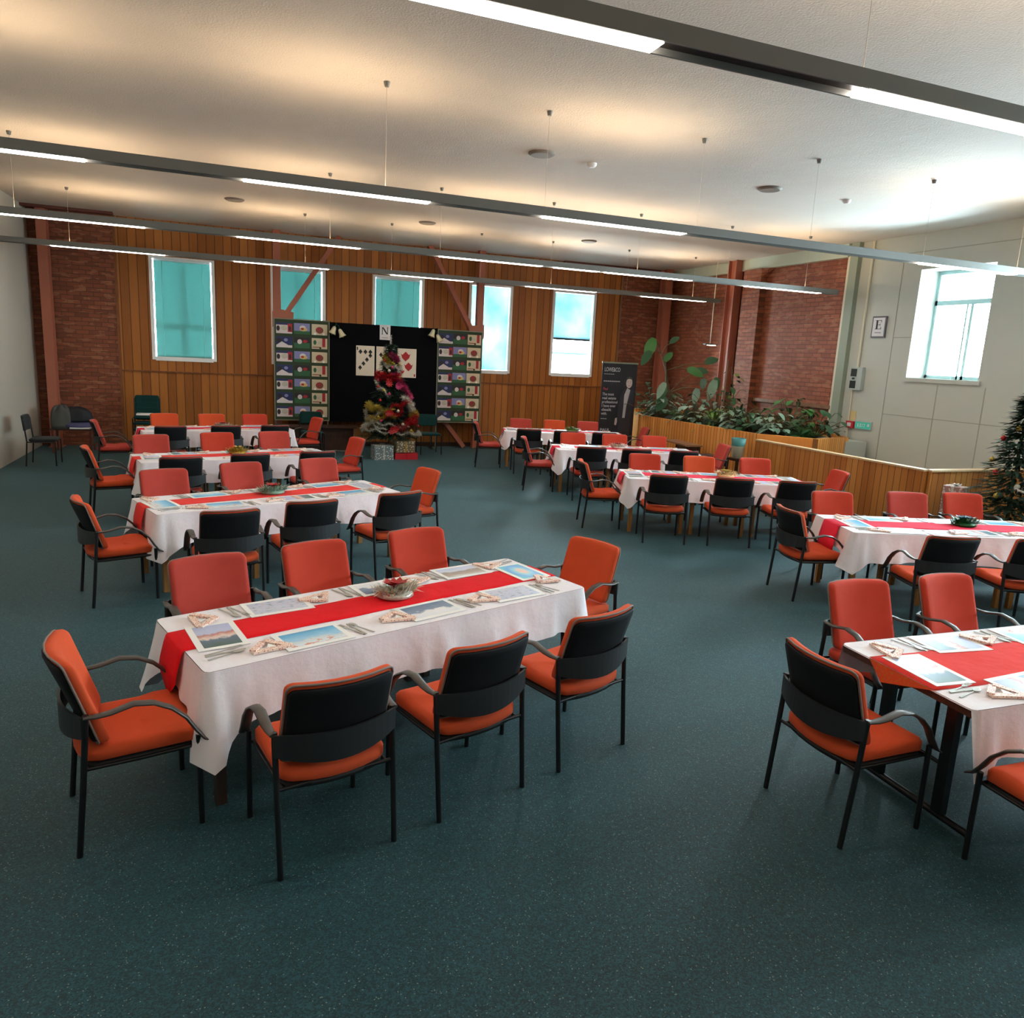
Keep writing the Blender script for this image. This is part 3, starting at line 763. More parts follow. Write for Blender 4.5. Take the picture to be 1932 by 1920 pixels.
# placemats, napkins, cutlery ------------------------------------------------
mat_mesh = {}
def placemat(kind, loc, rz, label):
    t = thing('placemat', loc, rz, label, 'placemat', 'laminated picture placemats')
    if kind not in mat_mesh:
        a = MB().box((-.185, -.125, 0), (.185, .125, .003), 'paper').build('card', t)
        c = MB().box((-.155, -.092, .003), (.155, .094, .0036), 'pic_'+kind).build('printed_picture', t)
        mat_mesh[kind] = (a, c)
    else:
        for s in mat_mesh[kind]: c = s.copy(); COL.objects.link(c); c.parent = t
    return t
def napkin_obj(loc, rz, label):
    global NAP
    if NAP is None:
        b = MB(); w = .012
        pts = [(-.1, -.03), (.095, -.045), (.0, .075)]
        for i in range(3):
            a, c = pts[i], pts[(i+1) % 3]; b.bar((a[0], a[1], .009), (c[0], c[1], .009+.004*i), .034, .012, 'napkin')
        b.prism([(-.02, -.02), (.03, -.02), (.005, .03)], lambda u, v, q: (u, v, .002+q*.012), 'paper')
        NAP = b.build('napkin'); o = NAP
    else: o = NAP.copy(); COL.objects.link(o)
    o.location = loc; o.rotation_euler = (0, 0, rz); tag(o, label, 'napkin', 'folded patterned napkins'); return o
NAP = None
def cutlery(kind):
    b = MB()
    if kind == 'knife':
        b.box((-.006, -.1, 0), (.006, -.01, .005), 'silver')
        b.prism([(-.006, -.01), (.008, -.01), (.009, .07), (.001, .1), (-.006, .09)], lambda u, v, q: (u, v, .001+q*.0025), 'silver')
    elif kind == 'fork':
        b.prism([(-.006, -.1), (.006, -.1), (.003, .02), (-.003, .02)], lambda u, v, q: (u, v, .001+q*.003), 'silver')
        b.prism([(-.003, .02), (.003, .02), (.012, .04), (.012, .055), (-.012, .055), (-.012, .04)], lambda u, v, q: (u, v, .003+q*.002), 'silver')
        for i in range(4): b.box((-.012+i*.0068, .055, .004), (-.0085+i*.0068, .095, .006), 'silver')
    else:
        b.prism([(-.006, -.1), (.006, -.1), (.003, .03), (-.003, .03)], lambda u, v, q: (u, v, .001+q*.003), 'silver')
        b.pad([(.017*math.cos(2*PI*i/14), .062+.032*math.sin(2*PI*i/14)) for i in range(14)], [(.002, .001), (0, .003), (.002, .005)], lambda u, v, w: (u, v, w+.002), 'silver')
    return b
CUT = {}
def put_cutlery(kind, loc, rz, label):
    if kind not in CUT: o = cutlery(kind).build(kind); CUT[kind] = o
    else: o = CUT[kind].copy(); COL.objects.link(o)
    o.location = loc; o.rotation_euler = (0, 0, rz); tag(o, label, kind, 'cutlery laid on the tables'); return o

PK = {'sky': 'blue sky', 'snowman': 'slate-blue winter', 'village': 'pale grey village', 'houses': 'colourful houses', 'cyan': 'cyan and blue', 'street': 'brown and lilac street'}
L1 = {'n': [(-.65, -.28, 'sky'), (.11, -.25, 'snowman'), (.74, -.26, 'village')], 'f': [(-.62, .27, 'village'), (.08, .27, 'snowman'), (.73, .3, 'street')],
      'l': [(-1.06, 0, 'houses')], 'r': [(1.1, .08, 'cyan')]}
kinds = ['sky', 'snowman', 'village', 'houses', 'cyan', 'street']
def lay(k, cut=True):
    x0, y0, a = TP[k]; th = R(a); rnd = random.Random(k*11)
    def W(x, y, z=.7375): return (x0+x*math.cos(th)-y*math.sin(th), y0+x*math.sin(th)+y*math.cos(th), z)
    i = 0
    for side, lst in L1.items():
        if k == 5 and side == 'r': continue
        for j, (mx, my, kd) in enumerate(lst):
            if k != 1: kd = kinds[(k*3+i*2+j) % 6]; mx += rnd.uniform(-.05, .05)
            i += 1
            ro = {'n': 0, 'f': PI, 'l': -PI/2, 'r': PI/2}[side]+rnd.uniform(-.09, .09)
            if k == 1 and side == 'l': ro = -PI/2-.1
            if side in 'nf': where = '%s place on %s side of %s' % (PART[j], 'near' if side == 'n' else 'far', TN[k])
            else: where = '%s end of the %s' % ('left' if side == 'l' else 'right', TN[k])
            z = .7405 if side in 'lr' or abs(my) < .3 else .7395
            if k == 5 and side == 'f' and j == 2 or k == 5 and side == 'n' and j == 2: pass
            placemat(kd, W(mx, my, .7402), th+ro, '%s placemat, %s' % (PK[kd], where))
            c, s = math.cos(ro), math.sin(ro)
            q = lambda u, v: (mx+u*c-v*s, my+u*s+v*c)
            nx, ny = q(-.245, -.02); napkin_obj(W(nx, ny), th+ro+rnd.uniform(-.4, .4), 'folded red napkin, %s' % where)
            if cut:
                for kd2, dx, an in (('fork', .215, .25), ('knife', .245, .1), ('spoon', .275, .3)):
                    if abs(mx) > 1 and kd2 == 'spoon': pass
                    cx, cy = q(dx, -.01)
                    put_cutlery(kd2, W(cx, cy, .738), th+ro+an+rnd.uniform(-.08, .08), 'steel %s, %s' % (kd2, where))
RUN = {1: (.29, 'runner_red', .03, .2, True, 'bright red runner'), 2: (.28, 'runner_coral', .04, .22, False, 'coral red runner'), 3: (.28, 'runner_coral', .03, .2, False, 'coral red runner'),
       4: (.28, 'runner_pink', .03, .16, False, 'pinkish red runner'), 6: (.34, 'runner_pink', .02, .26, False, 'pinkish red runner'), 7: (.3, 'runner_pink', .03, .14, False, 'pinkish red runner'),
       8: (.3, 'runner_pink', .03, .14, False, 'pinkish red runner'), 9: (.3, 'runner_pink', .03, .12, False, 'pinkish red runner')}
for k in (1, 2, 3, 4, 6, 7, 8, 9):
    row_of_tables(k)
    tag(table_cloth(k, seed=k*5+1, drop_side=.27 if k != 9 else .24, corner=1.1 if k != 1 else 1.35), 'white tablecloth draped over the %s' % TN[k], 'tablecloth', 'white tablecloths')
    w, m, y0, hg, pt, nm = RUN[k]
    tag(runner(k, w, m, y0, hg, pt), '%s along the middle of the %s' % (nm, TN[k]), 'table runner', 'red table runners')
    lay(k, cut=k in (1, 2, 6, 7))
# the folding table at the near right
x, y, a = TP[5]
t = thing('folding_table', (x, y, 0), R(a), 'long folding table with dark edge and black T-feet, the nearest right table', 'table')
MB().box((-LT/2, -WT/2, .688), (LT/2, WT/2, .733), 'dark_wood').build('tabletop', t)
for sx in (-1, 1):
    xx = sx*(LT/2-.16)
    for sy in (-1, 1):
        MB().box((xx-.022, sy*.2-.03, .04), (xx+.022, sy*.2+.03, .70), 'tube').build('leg', t)
    MB().tube([(xx, -.38, .028), (xx, .38, .028)], .02, 'tube', 10).build('foot_bar', t)
    MB().tube([(xx, -.2, .3), (xx, .2, .3)], .012, 'tube', 8).build('stretcher', t)
    MB().bar((xx, 0, .66), (xx-sx*.35, 0, .69), .02, .02, 'tube').build('folding_stay', t)
tag(table_cloth(5, seed=31, drop_side=.22, drop_end=.2, open_left=True), 'white tablecloth on the nearest right table, its left end left bare', 'tablecloth', 'white tablecloths')
rn = runner(5, .42, 'runner_coral', .0, .2, False, x0=-1.25)
tag(rn, 'wide coral runner with patterned end on the nearest right table', 'table runner', 'red table runners')
e = MB(); e.prism([(-.22, 0), (.22, 0), (.12, -.1)], lambda u, v, w: (-LT/2-.014-w*.002, u*.95, .737+v), 'gold_edge')
eo = e.build('patterned_edge', rn); eo['label'] = 'orange and gold patterned end flap'
lay(5)

# centrepieces --------------------------------------------------------------
def tuft(b, c, n, r, ln, m, rnd, flat=.6):
    for _ in range(n):
        a = rnd.uniform(0, 2*PI); e = rnd.uniform(.05, 1.2); rr = r*rnd.uniform(.1, 1)
        p = Vector((c[0]+math.cos(a)*rr, c[1]+math.sin(a)*rr*flat, c[2]+.004))
        d = Vector((math.cos(a)*math.cos(e), math.sin(a)*math.cos(e), math.sin(e)))*ln*rnd.uniform(.6, 1.1)
        s = d.cross(Vector((0, 0, 1)))
        if s.length < 1e-5: continue
        s = s.normalized()*.006
        q = p+d*.5+Vector((0, 0, .012)); w = p+d
        b.add([p-s, p+s, q+s, w, q-s], [(0, 1, 2, 4), (4, 2, 3)], m)
def flower(b, c, r, m, rnd, n=7):
    for i in range(n):
        a = 2*PI*i/n+rnd.uniform(-.2, .2); d = Vector((math.cos(a), math.sin(a), .45)); s = Vector((-math.sin(a), math.cos(a), 0))
        c0 = Vector(c); b.add([c0, c0+d*r*.55+s*r*.3, c0+d*r, c0+d*r*.55-s*r*.3], [(0, 1, 2, 3)], m)
CP = {1: ('silver tinsel basket with a red bow', 't_silver', 'petal_cream', 'petal_red', (.06, .08)), 2: ('pale green wreath with orange-red flowers', 'leaf4', 't_white', 'petal_red', (.01, .08)),
      3: ('gold tinsel bunch', 't_gold', 't_gold', 't_gold', (.05, .1)), 4: ('small silver and red bunch', 't_silver', 't_white', 'petal_red', (.1, .05)), 6: ('dark green and teal bunch', 't_green', 'leaf2', 't_blue', (.19, .1)),
      7: ('cream and yellow bunch', 'petal_cream', 'leaf4', 't_gold', (.2, .1)), 8: ('small white and red bunch', 't_white', 'petal_cream', 'petal_red', (-.1, .08)), 9: ('low green garland', 'leaf3', 'leaf1', 't_green', (.2, .1)),
      5: ('silver tinsel bunch', 't_silver', 't_green', 'petal_red', (.25, .05))}
for k, (nm, a1, a2, a3, (cx, cy)) in CP.items():
    rnd = random.Random(k); x0, y0, a = TP[k]; th = R(a)
    t = thing('table_centrepiece', (x0+cx*math.cos(th)-cy*math.sin(th), y0+cx*math.sin(th)+cy*math.cos(th), .739), th, '%s in the middle of the %s' % (nm, TN[k]), 'centrepiece')
    b = MB(); b.lathe([(.09, 0), (.12, .012), (.11, .035), (.05, .04)], (0, 0, 0), a1, 16)
    tuft(b, (0, 0, .02), 260, .14, .085, a1, rnd); tuft(b, (0, 0, .02), 60, .12, .07, a2, rnd); b.build('tinsel_base', t)
    b = MB()
    for i in range(3 if k != 3 else 2): flower(b, (rnd.uniform(-.04, .04), rnd.uniform(-.03, .03), .075), .065, a3, rnd)
    b.lathe([(.001, 0), (.016, .008), (.001, .02)], (0, 0, .055), a3, 8); b.build('flower', t)

# ------------------------------------------------------------------ display boards
BY = 16.95
def photo_board(xa, xb, z0, z1, label):
    t = thing('photo_board', ((xa+xb)/2, BY, 0), 0, label, 'display board', 'green display boards'); hw = (xb-xa)/2
    MB().box((-hw+.02, -.012, z0+.02), (hw-.02, .012, z1-.02), 'board_green').build('felt_panel', t)
    b = MB(); b.box((-hw, -.018, z0), (-hw+.02, .018, z1), 'alu'); b.box((hw-.02, -.018, z0), (hw, .018, z1), 'alu')
    b.box((-hw+.02, -.018, z0), (hw-.02, .018, z0+.02), 'alu'); b.box((-hw+.02, -.018, z1-.02), (hw-.02, .018, z1), 'alu'); b.build('frame', t)
    for sx in (-1, 1):
        MB().box((sx*(hw-.03)-.012, .02, 0), (sx*(hw-.03)+.012, .045, z1-.1), 'alu').build('leg', t)
        MB().box((sx*(hw-.03)-.015, -.05, 0), (sx*(hw-.03)+.015, .24, .02), 'alu').build('foot', t)
BZ0, BZ1 = .63, 2.81
photo_board(.97, 2.14, BZ0, BZ1, 'green felt board with photo cards, left of the black board')
photo_board(4.58, 5.68, BZ0, BZ1-.03, 'green felt board with photo cards, right of the black board')
t = thing('black_display_board', (3.36, BY, 0), 0, 'large black display board behind the christmas tree', 'display board')
MB().box((-1.2, -.015, .64), (1.2, .015, 2.79), 'board_black').build('panel', t)
b = MB(); b.box((-1.22, -.02, .62), (1.22, .02, .64), 'board_black'); b.box((-1.22, -.02, .64), (-1.2, .02, 2.8), 'board_black'); b.box((1.2, -.02, .64), (1.22, .02, 2.8), 'board_black'); b.build('frame', t)
for sx in (-1, 1):
    MB().box((sx*1.15-.015, .02, 0), (sx*1.15+.015, .05, 2.6), 'tube').build('leg', t)
    MB().box((sx*1.15-.015, -.05, 0), (sx*1.15+.015, .25, .02), 'tube').build('foot', t)
# photo cards
cardm = {}
def card(kind):
    b = MB(); w, h = .165, .115
    def q(x0, x1, z0, z1, m, l=1): b.box((x0*w, -.004-.0015*l, z0*h), (x1*w, -.0035, z1*h), m)
    bg = {'A': 'c_white', 'B': 'c_lilac', 'C': 'c_cream', 'D': 'c_navy', 'E': 'c_green', 'F': 'c_cream'}[kind]
    b.box((-w, -.004, -h), (w, 0, h), bg)
    def blob(cx, cz, rx, rz, m, l=1):
        P = [(cx*w+rx*w*math.cos(2*PI*i/12), cz*h+rz*h*math.sin(2*PI*i/12)) for i in range(12)]
        b.prism(P, lambda u, v, t: (u, -.0042-.0012*l-.0*t if t else -.0035, v), m)
    if kind == 'A':
        q(-1, 1, .55, 1, 'c_navy'); blob(-.75, -.1, .22, .5, 'c_dark', 2); blob(0, 0, .4, .5, 't_silver', 2); q(.45, 1, -.7, .8, 'c_red', 2); blob(.72, -.1, .14, .5, 'c_dark', 3)
    elif kind == 'B':
        q(-1, 1, -1, -.4, 'c_green'); blob(.1, .2, .4, .42, 'c_white', 2); blob(.2, -.1, .5, .35, 'c_yellow', 3); blob(.05, -.02, .2, .2, 'c_red', 4)
    elif kind == 'C':
        blob(0, -.1, .5, .62, 'c_brown', 2); blob(-.1, .15, .22, .25, 'c_red', 3); q(-.7, -.45, -1, -.6, 'paper', 2); q(.4, .65, -1, -.6, 'paper', 2)
    elif kind == 'D':
        q(-1, 1, -1, -.55, 'c_white'); b.prism([(-w, -h*.6), (-w*.3, h*.1), (w*.6, -h*.6)], lambda u, v, t: (u, -.0072 if t else -.0035, v), 'c_white'); blob(-.6, .3, .35, .4, 'c_dark', 2); blob(.2, .4, .25, .3, 'c_lilac', 2)
    elif kind == 'E':
        q(-1, 1, .0, 1, 'c_dark'); blob(-.3, .2, .3, .45, 'c_white', 2); blob(.4, .3, .3, .3, 'c_red', 2); blob(.1, -.5, .7, .35, 'c_green', 3)
    else:
        q(.35, .75, -.6, 1, 'c_red', 1); blob(-.6, .2, .2, .45, 'c_green', 2); blob(-.1, .2, .2, .35, 't_silver', 2); q(-.9, .1, -.75, -.6, 'c_brown', 2); blob(.1, -.8, .14, .2, 'c_dark', 2)
    return b
CARDN = {'A': 'white and red', 'B': 'lilac sky', 'C': 'cream and brown', 'D': 'navy and white', 'E': 'dark green', 'F': 'cream, green and red'}
ORD = ['top', 'second', 'third', 'fourth', 'fifth', 'sixth', 'bottom']
for bi, (xc, first) in enumerate(((1.555, 0), (5.13, 1))):
    colx = [-.37, .0, .37] if bi == 0 else [-.345, .0, .345]
    for r in range(7):
        for c in range(3):
            kd = (('A', 'B', 'C'), ('D', 'E', 'F'))[(r+first) % 2][c]
            z = BZ1-.2-.297*r-(.0 if bi == 0 else .03)
            if kd not in cardm: o = card(kd).build('photo_card'); cardm[kd] = o
            else: o = cardm[kd].copy(); COL.objects.link(o)
            o.location = (xc+colx[c], BY-.0125, z)
            tag(o, '%s picture card, %s column, %s row of the %s green board' % (CARDN[kd], ('left', 'middle', 'right')[c], ORD[r], ('left', 'right')[bi]), 'picture card', 'picture cards pinned to the green boards')
# posters on the black board
def suit(b, cx, cz, r, m, kind):
    f = lambda u, v, t: (cx+u*r, -.0075 if t else -.004, cz+v*r)
    if kind == 'spade':
        b.prism([(0, 1), (.8, 0), (.7, -.5), (.25, -.45), (.35, -.95), (-.35, -.95), (-.25, -.45), (-.7, -.5), (-.8, 0)], f, m)
    else: b.prism([(0, 1), (.7, .3), (1, .6), (.75, -.3), (0, -1), (-.75, -.3), (-1, .6), (-.7, .3)], f, m)
t = thing('playing_card_poster', (2.925, BY-.016, 1.99), 0, 'cream playing card poster with black suits, left of the christmas tree top', 'poster', 'playing card posters')
MB().box((-.205, -.004, -.33), (.205, 0, .33), 'poster').build('sheet', t)
b = MB()
for i in range(3): suit(b, -.11+.11*i, .2, .052, 'ink', 'spade')
for i in range(4): suit(b, .11-.075*i, .12-.09*i, .05, 'ink', 'spade')
b.box((-.19, -.006, .23), (-.165, -.004, .3), 'ink'); b.build('printed_suits', t)
t = thing('playing_card_poster', (3.87, BY-.016, 1.975), 0, 'white playing card poster with red suits, right of the christmas tree top', 'poster', 'playing card posters')
MB().box((-.22, -.004, -.325), (.22, 0, .325), 'poster').build('sheet', t)
b = MB(); suit(b, -.03, .15, .11, 'ink_red', 'heart'); suit(b, .04, -.08, .1, 'ink_red', 'heart'); suit(b, -.1, -.19, .05, 'ink_red', 'heart'); b.box((.17, -.006, -.3), (.2, -.004, -.24), 'ink_red'); b.build('printed_suits', t)
t = thing('playing_card_poster', (3.375, BY-.016, 1.99), 0, 'cream playing card poster mostly hidden behind the christmas tree top', 'poster', 'playing card posters')
MB().box((-.205, -.004, -.33), (.205, 0, .33), 'poster').build('sheet', t)
b = MB(); suit(b, -.1, .15, .05, 'ink', 'spade'); suit(b, .1, .15, .05, 'ink', 'spade'); suit(b, 0, 0, .05, 'ink', 'spade'); b.build('printed_suits', t)
t = thing('compass_sign', (3.36, BY-.016, 2.635), 0, 'small white sign with the letter N on the black board', 'sign')
MB().box((-.12, -.006, -.165), (.12, 0, .165), 'sign_white').build('plate', t)
b = MB(); f = lambda u, v, w: (u, -.009 if w else -.006, v)
for x0 in (-.07, .05): b.prism([(x0, -.04), (x0+.014, -.04), (x0+.014, .11), (x0, .11)], f, 'ink')
b.prism([(-.07, .11), (-.035, .11), (.064, -.04), (.03, -.04)], f, 'ink')
for x0 in (-.085, .035): b.prism([(x0, .105 if x0 > 0 else -.045), (x0+.044, .105 if x0 > 0 else -.045), (x0+.044, .113 if x0 > 0 else -.037), (x0, .113 if x0 > 0 else -.037)], f, 'ink')
b.prism([(-.07, -.12), (.07, -.12), (.07, -.112), (-.07, -.112)], f, 'sign_grey'); b.build('letter_n', t)
# bells
for i, (x, z, lb) in enumerate(((2.2, 2.6, 'left bell of the pair at the left top corner of the black board'), (2.38, 2.55, 'right bell of the pair at the left top corner of the black board'),
                       (4.42, 2.66, 'upper bell of the pair at the right top corner of the black board'), (4.58, 2.56, 'lower bell of the pair at the right top corner of the black board'))):
    t = thing('christmas_bell', (x, BY-.13, z), 0, 'cream '+lb, 'bell', 'cream bells on the black board')
    t.rotation_euler = (0, R(-25 if i % 2 else 20), 0)
    MB().lathe([(.008, .11), (.03, .1), (.045, .06), (.055, .0), (.08, -.06), (.085, -.065), (.07, -.05)], (0, 0, 0), 'bell', 16).build('bell_cup', t)
    MB().lathe([(.001, -.03), (.016, -.015), (.001, 0)], (0, 0, -.06), 't_gold', 8).build('clapper', t)
    b = MB(); b.tube([(0, 0, .1), (.02, .03, .17), (0, .08, .2)], .006, 't_green', 5); b.build('ribbon', t)
# low bench behind boards
t = thing('low_bench', (1.85, 16.62, 0), 0, 'low dark wooden bench under the left photo board', 'bench')
MB().box((-.9, -.03, .5), (.85, .2, .56), 'dark_wood').build('top', t)
MB().box((-.85, .1, .0), (.8, .14, .5), 'dark_wood').build('back_panel', t)
for s in (-.88, .78): MB().box((s, -.02, 0), (s+.05, .18, .5), 'mid_wood').build('side_panel', t)

# ------------------------------------------------------------------ christmas trees
def needle_cone(b, cx, cy, z0, z1, r0, rnd, n, m='pine'):
    for _ in range(n):
        v = rnd.random()**1.35; z = z0+(z1-z0)*v
        rr = r0*(1-v)**.9*(.82+.18*math.cos(v*40)); a = rnd.uniform(0, 2*PI)
        d = Vector((math.cos(a), math.sin(a), rnd.uniform(-.5, .1))); k = rnd.uniform(.25, .95)
        p = Vector((cx, cy, z))+Vector((d.x, d.y, 0))*rr*k
        s = Vector((-math.sin(a), math.cos(a), rnd.uniform(-.3, .3)))*rnd.uniform(.012, .03); e = d.normalized()*rnd.uniform(.07, .14)
        b.add([p-s, p+s, p+e+s*.6, p+e*1.3, p+e-s*.6], [(0, 1, 2, 4), (4, 2, 3)], m)
def tinsel_path(b, pts, r, m, rnd, dens=9):
    b.tube(pts, r*.13, m, 5)
    for i in range(len(pts)-1):
        a = Vector(pts[i]); c = Vector(pts[i+1])
        for _ in range(dens*2):
            p = a.lerp(c, rnd.random()); d = Vector((rnd.gauss(0, 1), rnd.gauss(0, 1), rnd.gauss(0, 1))).normalized()
            s = d.cross(c-a)
            if s.length < 1e-6: continue
            s = s.normalized()*.008
            b.add([p-s, p+s, p+d*r*1.5], [(0, 1, 2)], m)
TX, TY = 3.27, 15.85
rnd = random.Random(3)
t = thing('christmas_tree', (TX, TY, 0), 0, 'decorated christmas tree before the black board', 'christmas tree')
MB().tube([(0, 0, .02), (0, 0, 2.2)], [.03, .012], 'stem', 8).build('trunk', t)
b = MB(); needle_cone(b, 0, 0, .42, 2.38, .62, rnd, 3400); o = b.build('foliage', t)
b = MB(); b.lathe([(.001, -.02), (.2, -.0), (.22, .03), (.05, .08), (.04, .2)], (0, 0, .02), 'tube', 16); b.build('stand', t)
b = MB(); tinsel_path(b, [(0, 0, 2.3), (0, 0, 2.45), (0, 0, 2.55)], .035, 't_white', rnd, 40); b.build('spire', t)
def rad(z): return .64*max(0, 1-(z-.42)/1.96)**.9+.03
def garl(label, mat, z0, z1, a0, a1, r=.05, dens=14):
    b = MB(); pts = []
    n = max(6, int(abs(a1-a0)*9))
    for i in range(n+1):
        u = i/n; a = a0+(a1-a0)*u; z = z0+(z1-z0)*u+.03*math.sin(u*n*1.2); q = rad(z)
        pts.append((TX+q*math.cos(a), TY+q*math.sin(a), z))
    tinsel_path(b, pts, r, mat, rnd, dens); tag(b.build('tinsel_garland'), label, 'garland', 'tinsel on the decorated christmas tree')
garl('silver tinsel sweeping round the bottom of the christmas tree', 't_silver', .62, .5, -PI*.95, -.05, .05, 12)
garl('silver tinsel loop hanging on the lower left of the christmas tree', 't_silver', .98, .6, -PI*1.05, -PI*.6, .055, 16)
garl('dark red tinsel round the lower right of the christmas tree', 't_red', .62, .9, -PI*.55, -.1, .085, 34)
garl('gold tinsel on the left middle of the christmas tree', 't_gold', 1.08, 1.0, -PI*.98, -PI*.55, .075, 30)
garl('gold tinsel on the right edge of the christmas tree', 't_gold', .9, .95, -PI*.16, .1, .085, 45)
garl('red tinsel round the middle of the christmas tree', 't_red', 1.08, 1.2, -PI*.55, -PI*.2, .06, 22)
garl('pink tinsel down the right side of the christmas tree', 't_pink', 1.75, 1.25, -PI*.45, -PI*.05, .075, 40)
garl('pearl tinsel on the right shoulder of the christmas tree', 't_white', 1.25, 1.1, -PI*.3, -PI*.08, .07, 26)
garl('red tinsel round the upper part of the christmas tree', 't_red', 1.72, 1.68, -PI*1.0, -PI*.3, .08, 34)
garl('silver tinsel round the top of the christmas tree', 't_white', 1.95, 1.88, -PI*1.0, -PI*.1, .045, 14)
garl('pink and purple tinsel at the tip of the christmas tree', 't_pink', 2.15, 2.05, -PI*.6, -PI*.1, .06, 30)
garl('silver tinsel zigzag on the lower left of the christmas tree', 't_silver', .55, 1.05, -PI*.95, -PI*.62, .06, 26)
garl('silver tinsel over the lower front of the christmas tree', 't_silver', .78, .66, -PI*.8, -PI*.35, .05, 20)
garl('gold tinsel over the lower left front of the christmas tree', 't_gold', .8, .92, -PI*.85, -PI*.5, .07, 28)
garl('dark red tinsel across the centre of the christmas tree', 't_red', .86, 1.0, -PI*.62, -PI*.38, .075, 28)
garl('pearl tinsel looped over the upper left of the christmas tree', 't_white', 1.6, 1.35, -PI*.95, -PI*.6, .05, 24)
garl('silver tinsel over the right middle of the christmas tree', 't_silver', 1.3, .85, -PI*.35, -.02, .06, 26)
garl('green and gold tinsel at the upper left of the christmas tree', 't_gold', 2.12, 1.95, -PI*.95, -PI*.5, .06, 26)
BN = {'t_gold': 'gold', 't_red': 'red', 't_silver': 'silver', 't_pink': 'pink'}
bb = {}
for i in range(22):
    z = .6+1.5*(i/22); a = -PI*rnd.uniform(.05, .95); q = rad(z)+.02; k = ('t_gold', 't_red', 't_silver', 't_pink')[i % 4]
    if k not in bb:
        t = thing('bauble', (0, 0, 0), 0, '', 'bauble'); MB().lathe([(.002, -.034), (.024, -.024), (.034, 0), (.024, .024), (.002, .034)], (0, 0, 0), k, 12).build('ball', t)
        MB().lathe([(.008, .032), (.008, .044)], (0, 0, 0), 't_gold', 8).build('cap', t); bb[k] = t; new = t
    else: new = dup(bb[k], (0, 0, 0), 0, '')
    new['label'] = 'round %s bauble hanging on the decorated christmas tree' % BN[k]; new['group'] = '%s baubles on the christmas tree' % BN[k]
    new.location = (TX+q*math.cos(a), TY+q*math.sin(a), z)
for (fx, fz, lb, m) in ((-.03, .62, 'large red poinsettia low on the front of the christmas tree', 'petal_red'), (-.1, .98, 'orange-red poinsettia at the middle of the christmas tree', 'petal_red'), (.15, 1.52, 'pink poinsettia on the upper right of the christmas tree', 't_pink'), (-.14, 1.6, 'red poinsettia on the upper left of the christmas tree', 'petal_red')):
    b = MB(); q = rad(fz)+.05
    for j in range(5):
        c = Vector((rnd.uniform(-.07, .07), 0, rnd.uniform(-.05, .05)))
        for i in range(7):
            a = 2*PI*i/7; d = Vector((math.cos(a), -.5, math.sin(a))); s = Vector((-math.sin(a), 0, math.cos(a)))
            b.add([c, c+d*.035+s*.016, c+d*.07, c+d*.035-s*.016], [(0, 1, 2, 3)], m)
    o = b.build('poinsettia'); o.location = (TX+fx, TY-math.sqrt(max(.01, q*q-fx*fx)), fz); tag(o, lb, 'flower', 'poinsettias on the christmas tree')
# gifts
def gift(loc, d, m, rib, label, rz=0):
    t = thing('gift_box', loc, rz, label, 'gift box')
    MB().box((-d[0]/2, -d[1]/2, 0), (d[0]/2, d[1]/2, d[2]), m).build('box', t)
    b = MB(); e = .003
    b.box((-.015, -d[1]/2-e, 0), (.015, d[1]/2+e, d[2]+e), rib); b.box((-d[0]/2-e, -.015, 0), (d[0]/2+e, .015, d[2]+e), rib)
    b.build('ribbon', t)
    b = MB(); rr = random.Random(5); flower(b, (0, 0, d[2]+.004), .07, rib, rr, 8); b.build('bow', t); return t
gift((3.03, 15.38, 0), (.4, .34, .29), 'gift_silver', 't_silver', 'silver patterned gift box on the floor left of the christmas tree base', .05)
gift((3.53, 15.42, 0), (.48, .36, .13), 'gift_red', 't_red', 'flat red gift box on the floor right of the christmas tree base', -.05)
gift((3.5, 15.44, .14), (.4, .3, .24), 'gift_gold', 't_gold', 'cream patterned gift box standing on the flat red box', .1)
# right tree and present
UX, UY = 9.38, 6.42
t = thing('christmas_tree', (UX, UY, 0), 0, 'dark green christmas tree with few ornaments, cut by the right picture edge', 'christmas tree')
MB().tube([(0, 0, .02), (0, 0, 1.9)], [.03, .012], 'stem', 8).build('trunk', t)
b = MB(); needle_cone(b, 0, 0, .3, 2.1, .68, rnd, 2600); b.build('foliage', t)
MB().lathe([(.001, 0), (.22, 0), (.18, .16), (.02, .18)], (0, 0, 0), 'tube', 16).build('stand', t)
for i in range(9):
    z = .55+.14*i; a = PI+rnd.uniform(-1.2, 1.2)+.4; q = .56*(1-(z-.3)/1.8)**.9; k = ('t_silver', 't_red', 't_gold')[i % 3]
    new = dup(bb[k], (UX+q*math.cos(a), UY+q*math.sin(a), z), 0, 'round %s bauble on the dark green tree at the right picture edge' % BN[k], '%s baubles on the right tree' % BN[k])
b = MB(); tinsel_path(b, [(UX-.5, UY-.35, .98), (UX-.3, UY-.5, .9), (UX, UY-.58, .95)], .04, 't_white', rnd, 16)
tag(b.build('tinsel_garland'), 'white tinsel on the dark green tree at the right picture edge', 'garland')
gift((8.93, 6.85, 0), (.22, .24, .86), 'gift_pink', 't_white', 'tall pale pink patterned gift behind the second right table', .3)

